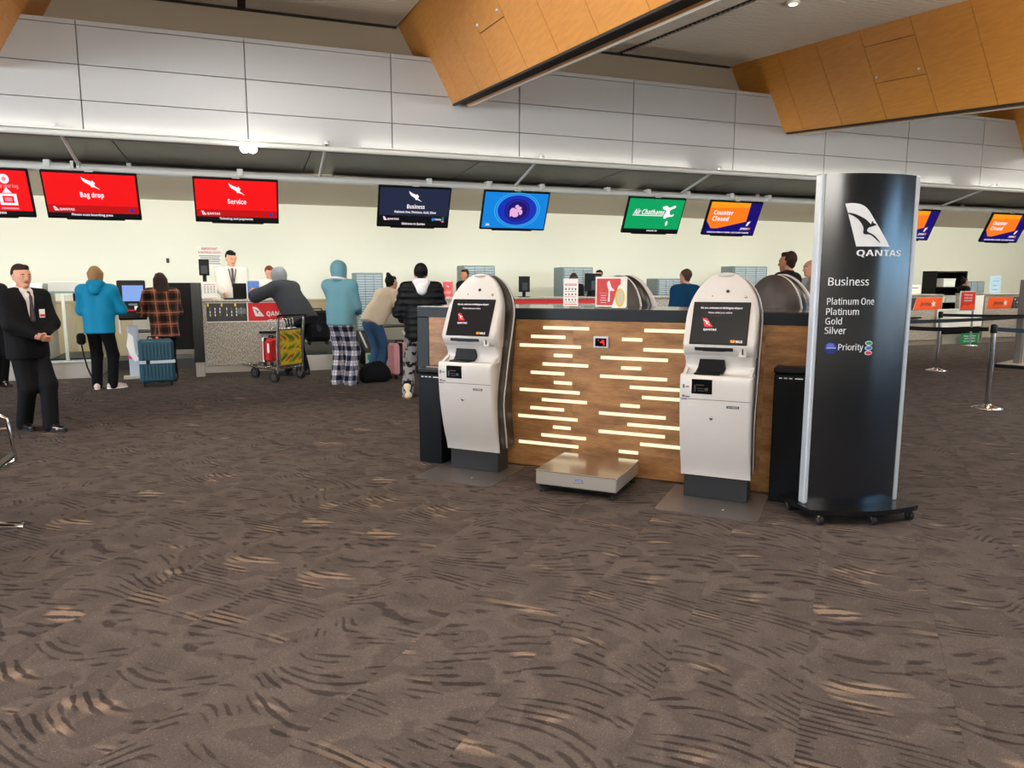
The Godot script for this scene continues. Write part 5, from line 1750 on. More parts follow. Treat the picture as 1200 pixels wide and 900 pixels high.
func touch_kiosk() -> void:
	var o := thing("bag_tag_kiosk", "slim kiosk with black head and bright touch screen between the two women", "kiosk", Vector3(-1.70, 0, -12.75), 0.12)
	bx("foot", Vector3(0, 0.012, 0), Vector3(0.34, 0.024, 0.34), M.brushed, o)
	bx("pedestal", Vector3(0, 0.42, -0.04), Vector3(0.16, 0.80, 0.12), M.pale_grey, o, 0.01)
	bx("pink_tape", Vector3(0, 0.33, -0.04), Vector3(0.168, 0.055, 0.128), mt(Color(0.86, 0.25, 0.52), 0.5), o)
	bx("white_arm", Vector3(-0.17, 0.95, -0.02), Vector3(0.03, 0.5, 0.05), M.white_paint, o, 0.006)
	var T := Basis(Vector3(1, 0, 0), -0.25)
	var b := MB.new()
	b.box(Vector3(0.02, 1.22, -0.02), Vector3(0.40, 0.62, 0.09), 0.015, T)
	put("head", b.mesh(), M.black, o)
	var s := MB.new()
	s.box(Vector3(0.04, 1.315, 0.0), Vector3(0.29, 0.25, 0.004), 0.0, T)
	put("touch_screen", s.mesh(), glow(Color(0.50, 0.66, 0.95), 0.9), o, T * Vector3(0, 0, 0.048))
	for i in 3:
		var l := MB.new()
		l.box(Vector3(-0.01 + i * 0.045, 1.30, 0.003), Vector3(0.012, 0.10, 0.002), 0.0, T)
		put("screen_figure", l.mesh(), M.scr_blue, o, T * Vector3(0, 0, 0.048))
	bx("red_line", Vector3(0.02, 1.065, 0.085), Vector3(0.36, 0.02, 0.02), M.red_print, o)
	bx("receipt", Vector3(0.10, 1.10, 0.10), Vector3(0.10, 0.06, 0.06), M.paper, o, 0.004)
	bx("keypad", Vector3(0.03, 1.155, 0.065), Vector3(0.12, 0.03, 0.02), M.grey_print, o)
	# long paper tag hanging from it
	var t := MB.new()
	t.prism(PackedVector2Array([Vector2(-0.17, 0.52), Vector2(-0.13, 0.72), Vector2(-0.07, 0.66), Vector2(-0.05, 0.40), Vector2(0.0, 0.30), Vector2(-0.06, 0.26), Vector2(-0.12, 0.36)]), Transform3D(Basis(), Vector3(0, 0, 0.06)), 0.003)
	tag(put("paper_bag_tag", t.mesh(), M.paper, self, Vector3(-1.62, 0, -12.70)), "crumpled white paper tag hanging beside the touch screen kiosk", "tag")

func props() -> void:
	# --- left end
	var pn := thing("navy_partition", "dark navy partition with steel foot beside the speckled counter", "partition", Vector3(-0.95, 0, -12.6))
	bx("panel", Vector3(-0.05, 0.96, -0.12), Vector3(0.40, 1.06, 0.06), M.black, pn)
	bx("post", Vector3(0.21, 0.86, 0.0), Vector3(0.15, 1.26, 0.22), M.sign_face, pn, 0.008)
	bx("steel_foot", Vector3(0.21, 0.12, 0.0), Vector3(0.13, 0.24, 0.18), M.brushed, pn, 0.004)
	bx("steel_foot", Vector3(-0.22, 0.21, -0.12), Vector3(0.05, 0.42, 0.05), M.brushed, pn, 0.004)
	touch_kiosk()
	bag_drop_bays()
	var st := suitcase("teal_suitcase", "ribbed teal hard suitcase with pale strap behind the plaid jacket", Vector3(-1.27, 0, -11.66), 0.15, 0.46, 0.62, 0.28, M.case_teal)
	bx("luggage_strap", Vector3(0, 0.36, 0), Vector3(0.475, 0.045, 0.30), M.pale_grey, st, 0.004)
	bx("strap_buckle", Vector3(-0.12, 0.36, 0.155), Vector3(0.05, 0.055, 0.015), M.black, st, 0.004)
	bx("tag", Vector3(0.02, 0.70, 0.06), Vector3(0.04, 0.03, 0.05), M.orange_print, st, 0.004)
	var hb := thing("hip_bag", "small black bag with dangling strap at the turquoise jacket's left hip", "bag", Vector3(-2.175, 0.74, -11.47))
	bx("body", Vector3(0, -0.02, 0), Vector3(0.11, 0.16, 0.09), M.black_cloth, hb, 0.03)
	tb("strap", [Vector3(0.0, -0.09, 0.01), Vector3(0.02, -0.25, 0.02), Vector3(0.05, -0.42, 0.01), Vector3(0.10, -0.58, 0.0)], 0.011, M.black, hb, 6)
	# --- counters
	counter("grey speckled counter with dark notice and red airline banner, staffed by the lanyard man", -0.74, 0.76, "red")
	counter("grey speckled counter behind the puffer jacket, holding the small red sign", 2.9, 4.1, "plain")
	counter("grey speckled counter with a red stripe seen past the left kiosk", 4.75, 6.9, "stripe")
	counter("grey speckled counter behind the man in the blue sweater", 7.5, 8.9, "plain")
	counter("grey speckled counter behind the right kiosk head", 9.4, 10.8, "plain")
	counter("grey speckled counter hidden beyond the tall sign", 11.9, 13.2, "plain")
	counter("grey speckled counter with orange banner just right of the tall sign", 14.0, 15.74, "orange_right")
	counter("grey speckled counter with orange banner at the right edge", 17.15, 19.0, "orange_left")
	struct_(bx("floor_platform", Vector3(8.5, 0.085, -14.35), Vector3(22.0, 0.17, 0.9), M.dark_print, self))
	var cb := thing("collector_belt", "long dark baggage belt running along the wall behind the counters", "conveyor", Vector3(8.4, 0, -15.5))
	bx("frame", Vector3(0, 0.28, 0), Vector3(21.0, 0.56, 0.8), M.brushed, cb, 0.01)
	bx("belt", Vector3(0, 0.57, 0), Vector3(20.9, 0.02, 0.74), M.black, cb)
	bx("guard", Vector3(0, 0.68, -0.38), Vector3(21.0, 0.24, 0.03), M.brushed, cb)
	for q in [[1.30, 1.0, "dark weigh belt with steel front right of the man leaning on the counter"], [2.35, 0.85, "dark weigh belt with green front strip beyond the black duffel bag"], [4.42, 0.6, "dark weigh belt behind the left kiosk"], [7.2, 0.55, "dark weigh belt behind the sign holders"]]:
		var wbt := thing("weigh_belt", q[2], "conveyor", Vector3(q[0], 0, -12.8), 0.0, "weigh belts between the counters")
		bx("front", Vector3(0, 0.13, -0.02), Vector3(q[1], 0.26, 0.04), M.brushed, wbt)
		var r := MB.new()
		r.prism(PackedVector2Array([Vector2(0, 0), Vector2(0.85, 0), Vector2(0.85, 0.42), Vector2(0, 0.25)]), Transform3D(Basis(Vector3.FORWARD, Vector3.UP, Vector3.RIGHT), Vector3(-q[1] / 2 + 0.03, 0, -0.03)), q[1] - 0.06)
		put("belt", r.mesh(), M.black, wbt)
		for sg in [-1.0, 1.0]:
			tb("guard_rail", [Vector3(sg * q[1] * 0.47, 0.36, -0.02), Vector3(sg * q[1] * 0.47, 0.58, -0.82)], 0.018, M.brushed, wbt)
		if q[0] > 2.0 and q[0] < 3.0:
			bx("green_strip", Vector3(-0.1, 0.19, 0.004), Vector3(q[1] * 0.7, 0.10, 0.008), M.green_print, wbt)
	louvre_box("pale louvred cabinet between the hooded figure and the cream sweater", 2.02, 2.56, 1.68, 0.55)
	louvre_box("tall louvred cabinet showing above the left kiosk", 4.22, 4.90, 1.84, 0.6)
	louvre_box("tall louvred cabinet behind the two sign holders on the desk", 6.45, 7.16, 1.82, 0.6)
	louvre_box("low louvred cabinet left of the man in the blue sweater", 8.80, 9.4, 1.58, 0.6)
	louvre_box("tall louvred cabinet right of the right kiosk's rounded top", 10.85, 11.8, 1.87, 0.6)
	louvre_box("low grey louvred cabinet in the orange airline's bay at the right", 18.34, 19.1, 1.52, 0.6)
	# things on the left counter
	monitor("small dark monitor at the left end of the staffed counter", Vector3(-0.64, 1.21, -13.35), 0.0, 0.16, 0.27, 0.30)
	sign_holder("white notice stand on the staffed counter left of the lanyard man", Vector3(-0.56, 1.21, -13.02), 0.0, 0.24, 0.30, "notice")
	sign_holder("blue and orange leaflet stand on the staffed counter", Vector3(0.12, 1.21, -13.02), 0.0, 0.22, 0.32, "blue")
	var pc := thing("terminal", "black counter terminal in front of the man in the lanyard", "computer", Vector3(-0.14, 1.21, -13.25), 0.25)
	bx("keyboard", Vector3(-0.08, 0.012, 0.06), Vector3(0.30, 0.024, 0.12), M.black, pc, 0.004)
	bx("casing", Vector3(0.05, 0.14, -0.03), Vector3(0.22, 0.26, 0.04), M.black, pc, 0.008)
	bx("foot", Vector3(0.05, 0.008, -0.03), Vector3(0.14, 0.016, 0.12), M.black, pc)
	var jug := thing("document_tray", "teal document tray beside the black terminal on the staffed counter", "tray", Vector3(0.02, 1.21, -13.3))
	bx("tray_body", Vector3(0.08, 0.1, 0), Vector3(0.10, 0.2, 0.12), mt(Color(0.28, 0.43, 0.46), 0.5), jug, 0.006)
	bx("tray_lip", Vector3(0.08, 0.2, 0.05), Vector3(0.12, 0.012, 0.03), M.grey_steel, jug)
	# wall notice
	var wn := thing("wall_notice", "white notice with red heading taped to the cream wall", "poster", Vector3(-0.65, 2.02, -15.985))
	bx("sheet", Vector3(0, 0, 0), Vector3(0.46, 0.40, 0.004), M.paper, wn)
	text(wn, "IMPORTANT", Vector3(0, 0.14, 0.0025), 0.05, M.red_print, 0, 0.30)
	text(wn, "DANGEROUS GOODS", Vector3(0, 0.07, 0.0025), 0.045, M.red_print, 0, 0.42)
	for r in 5:
		bx("text_line", Vector3(0, -0.0 - r * 0.038, 0.0025), Vector3(0.40 - 0.05 * (r % 2), 0.016, 0.001), M.grey_print, wn)
	var sw := MB.new()
	sw.box(Vector3.ZERO, Vector3(0.05, 0.09, 0.03), 0.006)
	tag(put("wall_switch", sw.mesh(), M.dark_print, self, Vector3(-1.42, 1.92, -15.98)), "small dark fitting on the cream wall left of the notice", "switch")
	sign_holder("small red airline sign on the counter behind the puffer jacket", Vector3(3.52, 1.21, -13.15), 0.0, 0.20, 0.30, "red")
	monitor("black monitor on the counter just right of the left kiosk", Vector3(5.05, 1.21, -13.2), 0.0, 0.22, 0.30)
	monitor("black monitor in front of the brown-haired clerk behind the desk", Vector3(6.52, 1.21, -13.2), 0.0, 0.36, 0.36)
	# things on the island desk
	sign_holder("small white notice stand on the desk left of the red leaflet", dk(1.36, -0.12, 1.295), DESK_TURN, 0.135, 0.235, "notice")
	sign_holder("clear stand with red and yellow leaflet on the desk", dk(1.70, -0.10, 1.295), DESK_TURN + 0.15, 0.255, 0.25, "leaflet")
	# --- luggage and trolleys in the queue
	var tr := trolley("luggage trolley with a bright yellow advert behind the man leaning on the counter", Vector3(0.36, 0, -11.78), 2.3, true)
	var rs := suitcase("striped_bag", "red white and black striped bag on the trolley deck", Vector3(0.33, 0.222, -11.81), -0.55, 0.16, 0.36, 0.34, M.red_print)
	bx("white_stripe", Vector3(-0.045, 0.25, 0), Vector3(0.03, 0.372, 0.352), M.paper, rs, 0.01)
	bx("black_stripe", Vector3(-0.01, 0.25, 0), Vector3(0.035, 0.375, 0.355), M.black, rs, 0.01)
	bx("orange_patch", Vector3(-0.082, 0.22, 0.02), Vector3(0.01, 0.16, 0.2), M.orange_print, rs)
	bx("white_patch", Vector3(0.05, 0.28, 0.178), Vector3(0.03, 0.14, 0.008), M.paper, rs)
	var bc := suitcase("black_suitcase", "black soft suitcase standing on the weigh belt right of the yellow advert trolley", Vector3(1.16, 0.40, -13.25), 0.1, 0.40, 0.54, 0.24, M.black_cloth)
	bx("pocket", Vector3(0, 0.27, 0.13), Vector3(0.30, 0.28, 0.03), M.black_cloth, bc, 0.012)
	var db := fresh()
	nets(db, [[Vector3(-0.10, 0.13, 0), Vector3(0.13, 0.12, 0.02), 0.12, 0.13], [Vector3(-0.14, 0.08, 0.05), Vector3(0.17, 0.08, -0.03), 0.08, 0.08], [Vector3(-0.05, 0.20, -0.02), Vector3(0.12, 0.22, 0), 0.09, 0.08]], 0.015, 0.02)
	var dbag := thing("duffel_bag", "slumped black duffel bag on the carpet beside the check trousers", "bag", Vector3(1.76, 0, -10.98), 0.1)
	put("body", nets_mesh(db), M.black_cloth, dbag)
	tb("carry_strap", [Vector3(-0.12, 0.24, 0.06), Vector3(-0.04, 0.31, 0.10), Vector3(0.08, 0.32, 0.10), Vector3(0.14, 0.26, 0.08)], 0.012, M.black, dbag)
	var t2 := trolley("plain luggage trolley that the woman in the cream sweater leans on", Vector3(3.0, 0, -11.5), 0.45, false)
	var ps := suitcase("pink_suitcase", "pink hard suitcase with black band standing between jeans and puffer jacket", Vector3(2.22, 0, -11.26), 0.5, 0.34, 0.50, 0.22, M.case_pink)
	bx("black_band", Vector3(-0.06, 0.31, 0), Vector3(0.07, 0.512, 0.236), M.black, ps, 0.01)
	var yb := thing("yellow_bag", "small yellow patterned bag on the plain trolley deck", "bag", Vector3(3.1, 0.252, -11.55), 0.4)
	bx("body", Vector3(0, 0.10, 0), Vector3(0.22, 0.20, 0.12), M.yellow_print, yb, 0.03)
	bx("black_mark", Vector3(0, 0.10, 0.0605), Vector3(0.12, 0.03, 0.004), M.black, yb)
	tb("strap", [Vector3(-0.06, 0.2, 0), Vector3(-0.04, 0.26, 0), Vector3(0.04, 0.26, 0), Vector3(0.06, 0.2, 0)], 0.008, M.black, yb)
	var hbx := thing("handbag", "dark patterned handbag in the trolley basket by the cream sweater", "bag", Vector3(2.75, 0.825, -11.385), 0.45 + PI / 2)
	bx("body", Vector3(0, 0.09, 0), Vector3(0.24, 0.17, 0.12), M.camo, hbx, 0.04)
	tb("strap", [Vector3(-0.08, 0.17, 0), Vector3(-0.05, 0.24, 0), Vector3(0.05, 0.24, 0), Vector3(0.08, 0.17, 0)], 0.009, M.black, hbx)
	# --- right end: the orange airline's bay
	var sh := thing("shelf_unit", "black shelf unit with white boxes behind the right counters", "shelf", Vector3(17.75, 0.17, -14.6))
	bx("back", Vector3(0, 0.81, -0.2), Vector3(1.12, 1.62, 0.03), M.black, sh)
	for i in 4:
		bx("shelf", Vector3(0, 0.35 + 0.415 * i, 0), Vector3(1.12, 0.035, 0.42), M.black, sh)
	for x in [-0.55, 0.55]:
		bx("side", Vector3(x, 0.81, 0), Vector3(0.035, 1.62, 0.42), M.black, sh)
	for q in [[-0.02, 1.40, 0.42, 0.22], [0.2, 1.0, 0.56, 0.18], [-0.25, 1.0, 0.22, 0.15], [-0.02, 0.62, 0.5, 0.22]]:
		var bxn := thing("carton", {1.40: "white carton alone on the top of the black shelf unit", 1.0: "wide white carton on the middle shelf of the black unit" if q[0] > 0.0 else "small white carton left on the middle shelf of the black unit", 0.62: "white carton on the lowest shelf of the black unit"}[q[1]], "box", Vector3(17.75 + q[0], 0.17 + q[1] - q[3] / 2 + (0.375 - 0.355 + 0.0), -14.58), 0.0, "white cartons on the black shelf unit")
		bxn.position.y = 0.17 + [1.2, 0.785, 0.785, 0.37][[1.40, 1.0, 1.0, 0.62].find(q[1])]
		bx("body", Vector3(0, q[3] / 2, 0), Vector3(q[2], q[3], 0.3), M.paper, bxn, 0.006)
		bx("lid", Vector3(0, q[3] - 0.02, 0), Vector3(q[2] + 0.012, 0.05, 0.312), M.white_paint, bxn, 0.004)
	var pr := thing("counter_printer", "white box printer on the counter right of the tall sign", "printer", Vector3(15.0, 1.21, -13.3))
	bx("body", Vector3(0, 0.11, 0), Vector3(0.46, 0.22, 0.3), M.paper, pr, 0.012)
	bx("slot", Vector3(0, 0.15, 0.151), Vector3(0.3, 0.02, 0.006), M.grey_print, pr)
	var p2 := thing("dark_printer", "dark grey printer behind the white one at the right counter", "printer", Vector3(14.95, 1.21, -13.62))
	bx("body", Vector3(0, 0.17, 0), Vector3(0.62, 0.34, 0.2), M.dark_print, p2, 0.012)
	bx("lid", Vector3(0, 0.36, 0), Vector3(0.56, 0.04, 0.2), M.pale_grey, p2, 0.008)
	sign_holder("white notice stand on the counter beside the tall sign's right edge", Vector3(14.55, 1.21, -13.02), 0.0, 0.30, 0.36, "notice")
	sign_holder("pale blue map stand on the right-hand orange counter", Vector3(17.55, 1.21, -13.02), 0.0, 0.40, 0.44, "map")
	bay()

func bay() -> void:
	var o := thing("bag_drop_bay", "closed bag belt between the orange counters, screened by white boards", "machine", Vector3(16.45, 0, -12.95))
	bx("plinth", Vector3(0.0, 0.12, -0.4), Vector3(1.25, 0.24, 0.8), M.brushed, o, 0.006)
	bx("dark_belt", Vector3(0.0, 0.33, -0.4), Vector3(1.2, 0.18, 0.8), M.black, o)
	bx("white_board", Vector3(0.18, 0.80, 0.05), Vector3(0.80, 0.76, 0.02), M.paper, o, 0.004)
	bx("white_board", Vector3(-0.58, 0.64, 0.08), Vector3(0.74, 0.44, 0.02), M.paper, o, 0.004)
	bx("dark_side", Vector3(0.61, 0.9, -0.1), Vector3(0.12, 0.6, 0.1), M.dark_print, o)
	bx("pink_light", Vector3(0.62, 1.10, -0.04), Vector3(0.08, 0.10, 0.03), mt(Color(0.9, 0.2, 0.45), 0.4), o, 0.01)
	var g := thing("floor_notice", "green notice board with white writing standing under the white boards", "sign", Vector3(16.56, 0, -12.82))
	bx("board", Vector3(0, 0.135, 0), Vector3(0.56, 0.25, 0.02), M.green_print, g, 0.004)
	for i in 3:
		text(g, ["Please wait here", "until called by", "the next agent"][i], Vector3(0, 0.20 - 0.065 * i, 0.0105), 0.036, M.sign_white, 0, 0.40 - 0.05 * (i % 2))
	for sg in [-1.0, 1.0]:
		bx("foot", Vector3(sg * 0.2, 0.006, 0), Vector3(0.05, 0.012, 0.12), M.steel, g)
	var p := thing("sign_post", "thin grey sign post with a red-orange poster in front of the white boards", "sign", Vector3(16.12, 0, -12.45))
	var b := MB.new()
	b.lathe(Vector3.ZERO, [Vector2(0.17, 0), Vector2(0.17, 0.012), Vector2(0.03, 0.03)], 20)
	put("base", b.mesh(), M.steel, p)
	tb("pole", [Vector3(0, 0.02, 0), Vector3(0, 1.30, 0)], 0.022, M.grey_steel, p, 10)
	bx("poster_frame", Vector3(-0.24, 1.06, 0.03), Vector3(0.50, 0.46, 0.02), M.pale_grey, p, 0.004)
	bx("poster", Vector3(-0.24, 1.06, 0.042), Vector3(0.46, 0.42, 0.004), mt(Color(0.82, 0.20, 0.12), 0.5), p)
	poly("poster_flame", scurve([Vector2(-0.45, 0.88), Vector2(-0.35, 0.97), Vector2(-0.24, 0.94), Vector2(-0.12, 1.0), Vector2(-0.03, 0.96)], 3) + [Vector2(-0.03, 0.86), Vector2(-0.45, 0.86)], 0.001, M.orange_print, p, Transform3D(Basis(), Vector3(0, 0, 0.0445)))
	for i in 3:
		text(p, ["Please go", "to the next", "counter"][i], Vector3(-0.24, 1.20 - 0.065 * i, 0.046), 0.04, M.sign_white, 0, 0.26)
	# belt barriers
	stanchion("chrome belt post nearest the tall sign, standing on the open carpet", Vector3(8.31, 0, -6.13))
	stanchion("chrome belt post farther back, in front of the white boards", Vector3(11.06, 0, -9.12))
	stanchion("chrome belt post hidden behind the tall dark sign", Vector3(7.72, 0, -7.6))
	belt("black barrier belt between the nearest post and the tall sign", Vector3(7.74, 0.945, -7.555), Vector3(8.285, 0.945, -6.175))
	belt("black barrier belt running off right from the nearest post", Vector3(8.357, 0.945, -6.12), Vector3(10.3, 0.90, -5.9))
	belt("black barrier belt running off right from the farther post", Vector3(11.107, 0.945, -9.11), Vector3(14.2, 0.945, -8.6))
	belt("long black barrier belt passing behind the nearest post to the right edge", Vector3(7.768, 0.955, -7.605), Vector3(12.6, 0.99, -8.1))
	# grey upright with its red panel
	var gg := thing("bag_gauge", "grey cabin bag gauge with red panel at the right edge", "stand", Vector3(12.86, 0, -9.0), 0.35)
	bx("base", Vector3(0.1, 0.03, 0.0), Vector3(0.9, 0.06, 0.5), M.black, gg, 0.006)
	bx("base_lip", Vector3(0.1, 0.065, 0.0), Vector3(0.86, 0.012, 0.46), M.brushed, gg)
	bx("upright", Vector3(0.0, 0.80, 0.0), Vector3(0.16, 1.48, 0.10), M.gauge_grey, gg, 0.006)
	bx("edge_strip", Vector3(0.095, 0.80, 0.03), Vector3(0.03, 1.48, 0.05), M.alu, gg)
	bx("red_panel", Vector3(0.33, 0.30, 0.02), Vector3(0.42, 0.46, 0.05), M.orange_print, gg, 0.006)

func people() -> void:
	var A := Vector3(-2.10, 0, -8.56)
	person("person in black suit, white shirt and patterned tie walking past with hands clasped", A, 0.75, {"h": 1.66, "cell": 0.014, "top": M.suit, "bottom": M.suit, "hair_mat": M.hair_brown, "girth": 1.05, "hem": -0.14, "hem_r": 0.135, "puff": 0.018, "shirt_front": M.shirt, "tie": M.tie, "badge": true, "flare": 0.03,
		"hands": [Vector3(0.035, 0.99, 0.25), Vector3(-0.03, 0.97, 0.25)], "elbow": [Vector3(1, -0.5, -0.5), Vector3(-1, -0.5, -0.5)], "feet": [Vector3(0.03, 0.0, 0.22), Vector3(-0.05, 0.0, -0.10)], "palm": [Vector3(-1, 0, 0.1), Vector3(1, 0, 0.1)], "curl": 1.0, "head_yaw": -0.1})
	person("person in black waistcoat and white shirt cut off by the left edge", Vector3(-3.46, 0, -12.3), 0.6, {"h": 1.72, "top": M.suit, "bottom": M.black_cloth, "shirt_front": M.shirt, "hair": "short", "hair_mat": M.hair_black})
	person("person with short fair hair in a turquoise jacket and black trousers, seen from behind", Vector3(-1.95, 0, -11.55), PI - 0.1, {"h": 1.70, "top": M.teal, "bottom": M.black_cloth, "hair": "bob", "hair_mat": M.hair_blond, "girth": 1.0, "puff": 0.024, "hem": -0.10, "hem_r": 0.14, "hood": M.teal, "hood_up": false, "shoes": M.trainer, "sole": M.white_paint, "flare": 0.022,
		"hands": [Vector3(0.16, 1.05, 0.34), Vector3(-0.22, 1.08, 0.33)], "elbow": [Vector3(0.5, -1, -0.4), Vector3(-0.5, -1, -0.4)], "feet": [Vector3(0.09, 0, 0.0), Vector3(-0.11, 0, 0.0)], "toe": [Vector3(0.2, 0, 1), Vector3(-0.9, 0, 0.7)]})
	person("person with long dark hair in an oversized brown plaid jacket at the touch screen", Vector3(-1.18, 0, -12.10), PI + 0.35, {"h": 1.63, "top": M.plaid_shirt, "bottom": M.black_cloth, "hair": "long", "hair_mat": M.hair_brown, "girth": 1.0, "puff": 0.03, "hem": -0.20, "hem_r": 0.15, "lean": 0.16,
		"hands": [Vector3(0.16, 1.06, 0.38), Vector3(-0.12, 1.0, 0.36)], "elbow": [Vector3(0.5, -1, -0.2), Vector3(-0.5, -1, -0.2)]})
	person("person in white shirt with dark lanyard standing behind the staffed counter", Vector3(-0.22, 0.17, -14.05), 0.1, {"h": 1.86, "top": M.shirt, "top_name": "shirt", "bottom": M.black_cloth, "hair_mat": M.hair_black, "lanyard": M.suit, "tie": M.tie, "head_yaw": 0.35, "head_pitch": 0.25,
		"hands": [Vector3(0.18, 1.13, 0.34), Vector3(-0.18, 1.13, 0.34)], "elbow": [Vector3(0.2, -1, -0.6), Vector3(-0.2, -1, -0.6)]})
	person("person with auburn hair and white shirt at the counter's far side, beside the leaning man", Vector3(0.42, 0.17, -14.12), 0.4, {"h": 1.60, "top": M.shirt, "top_name": "shirt", "bottom": M.black_cloth, "hair_mat": M.hair_red, "head_pitch": 0.3, "hands": [Vector3(0.12, 1.13, 0.28), Vector3(-0.12, 1.13, 0.28)], "elbow": [Vector3(0.2, -1, -0.6), Vector3(-0.2, -1, -0.6)]})
	person("person in dark grey jacket and pale grey hood leaning over the staffed counter", Vector3(0.68, 0, -12.26), PI + 0.75, {"h": 1.84, "top": M.grey_jacket, "bottom": M.black_cloth, "hair": "none", "hood": M.grey_hood, "lean": 0.62, "hip_dz": -0.16, "girth": 1.2, "puff": 0.045, "hem": -0.15, "hem_r": 0.165,
		"hands": [Vector3(0.12, 1.36, 0.46), Vector3(-0.18, 1.36, 0.44)], "elbow": [Vector3(1, -0.4, 0.1), Vector3(-1, -0.6, 0.1)], "head_pitch": 0.1, "feet": [Vector3(0.12, 0, 0), Vector3(-0.12, 0, -0.15)]})
	person("person in pale blue hooded top with the hood up and navy check trousers", Vector3(1.28, 0, -10.82), PI - 0.62, {"h": 1.78, "top": M.hood_blue, "bottom": M.check_trousers, "hair": "none", "hood": M.hood_blue, "neck_band": M.white_knit, "girth": 1.0, "puff": 0.024, "hem": -0.05, "hem_r": 0.135, "flare": 0.05, "shoes": M.shoe_black,
		"hands": [Vector3(0.04, 1.08, 0.34), Vector3(-0.12, 1.06, 0.33)], "elbow": [Vector3(0.4, -1, -0.5), Vector3(-0.4, -1, -0.5)], "feet": [Vector3(0.10, 0, 0.02), Vector3(-0.12, 0, 0)]})
	person("person with dark hair in a bun, cream sweater and blue jeans bending over a trolley", Vector3(1.86, 0, -11.45), PI / 2 + 0.45, {"h": 1.70, "top": M.cream, "top_name": "sweater", "bottom": M.jeans, "hair": "bun", "hair_mat": M.hair_black, "lean": 0.60, "hip_dz": -0.02, "puff": 0.026, "girth": 1.1, "flare": 0.03, "head_pitch": 0.1,
		"hands": [Vector3(0.16, 1.04, 0.50), Vector3(-0.18, 1.04, 0.50)], "elbow": [Vector3(0.6, -1, 0), Vector3(-0.6, -1, 0)]})
	person("person in black quilted puffer jacket, white hood and patterned grey trousers, back turned", Vector3(2.12, 0, -9.25), PI - 0.15, {"h": 1.72, "top": M.puffer, "bottom": M.camo, "hair": "short", "hair_mat": M.hair_black, "hood": M.white_knit, "hood_up": false, "girth": 1.06, "puff": 0.036, "ripple": 0.016, "ripple_per": 0.085, "hem": -0.12, "hem_r": 0.145, "flare": 0.03, "shoes": M.fleece, "sole": M.tan_boot, "collar": M.white_knit, "boot": 0.15, "shoe_r": 1.2,
		"hands": [Vector3(0.22, 1.02, 0.30), Vector3(-0.2, 1.02, 0.30)], "elbow": [Vector3(0.5, -1, -0.2), Vector3(-0.5, -1, -0.2)], "feet": [Vector3(0.20, 0, 0.0), Vector3(-0.20, 0, -0.02)]})
	person("person with dark hair behind the counter, head just above the left kiosk", Vector3(4.16, 0.17, -14.22), -1.2, {"h": 1.57, "top": M.suit, "bottom": M.black_cloth, "hair_mat": M.hair_brown, "skin": M.skin_tan})
	person("person with long brown hair behind a black monitor beyond the desk", Vector3(6.45, 0.17, -13.95), 0.0, {"h": 1.50, "top": M.suit, "bottom": M.black_cloth, "hair": "long", "hair_mat": M.hair_brown, "head_yaw": 2.6})
	person("person in dark maroon top behind the red leaflet on the desk", Vector3(7.12, 0.17, -14.12), -0.9, {"h": 1.57, "top": M.maroon, "bottom": M.black_cloth, "hair_mat": M.hair_black})
	person("person with cropped hair in a blue sweater, back turned, beyond the desk", Vector3(6.15, 0, -9.35), PI + 0.1, {"h": 1.69, "top": M.blue_knit, "top_name": "sweater", "bottom": M.jeans, "hair": "cropped", "hair_mat": M.hair_grey, "puff": 0.02, "girth": 1.08})
	person("person with short brown hair in a dark jacket beyond the right kiosk", Vector3(6.76, 0, -7.9), PI + 0.45, {"h": 1.88, "top": M.suit, "bottom": M.black_cloth, "hair_mat": M.hair_brown, "collar": M.suit, "puff": 0.03, "skin": M.skin_tan})
	person("bald person partly hidden behind the left edge of the tall sign", Vector3(7.45, 0, -8.22), PI + 1.3, {"h": 1.81, "top": M.grey_knit, "top_name": "sweater", "bottom": M.jeans, "hair": "none"})
	person("person with dark tied hair and pink lanyard behind the right counters", Vector3(17.86, 0.17, -14.1), 1.2, {"h": 1.42, "top": M.suit, "bottom": M.black_cloth, "hair": "bun", "hair_mat": M.hair_black, "lanyard": mt(Color(0.9, 0.25, 0.45), 0.5), "skin": M.skin_tan})

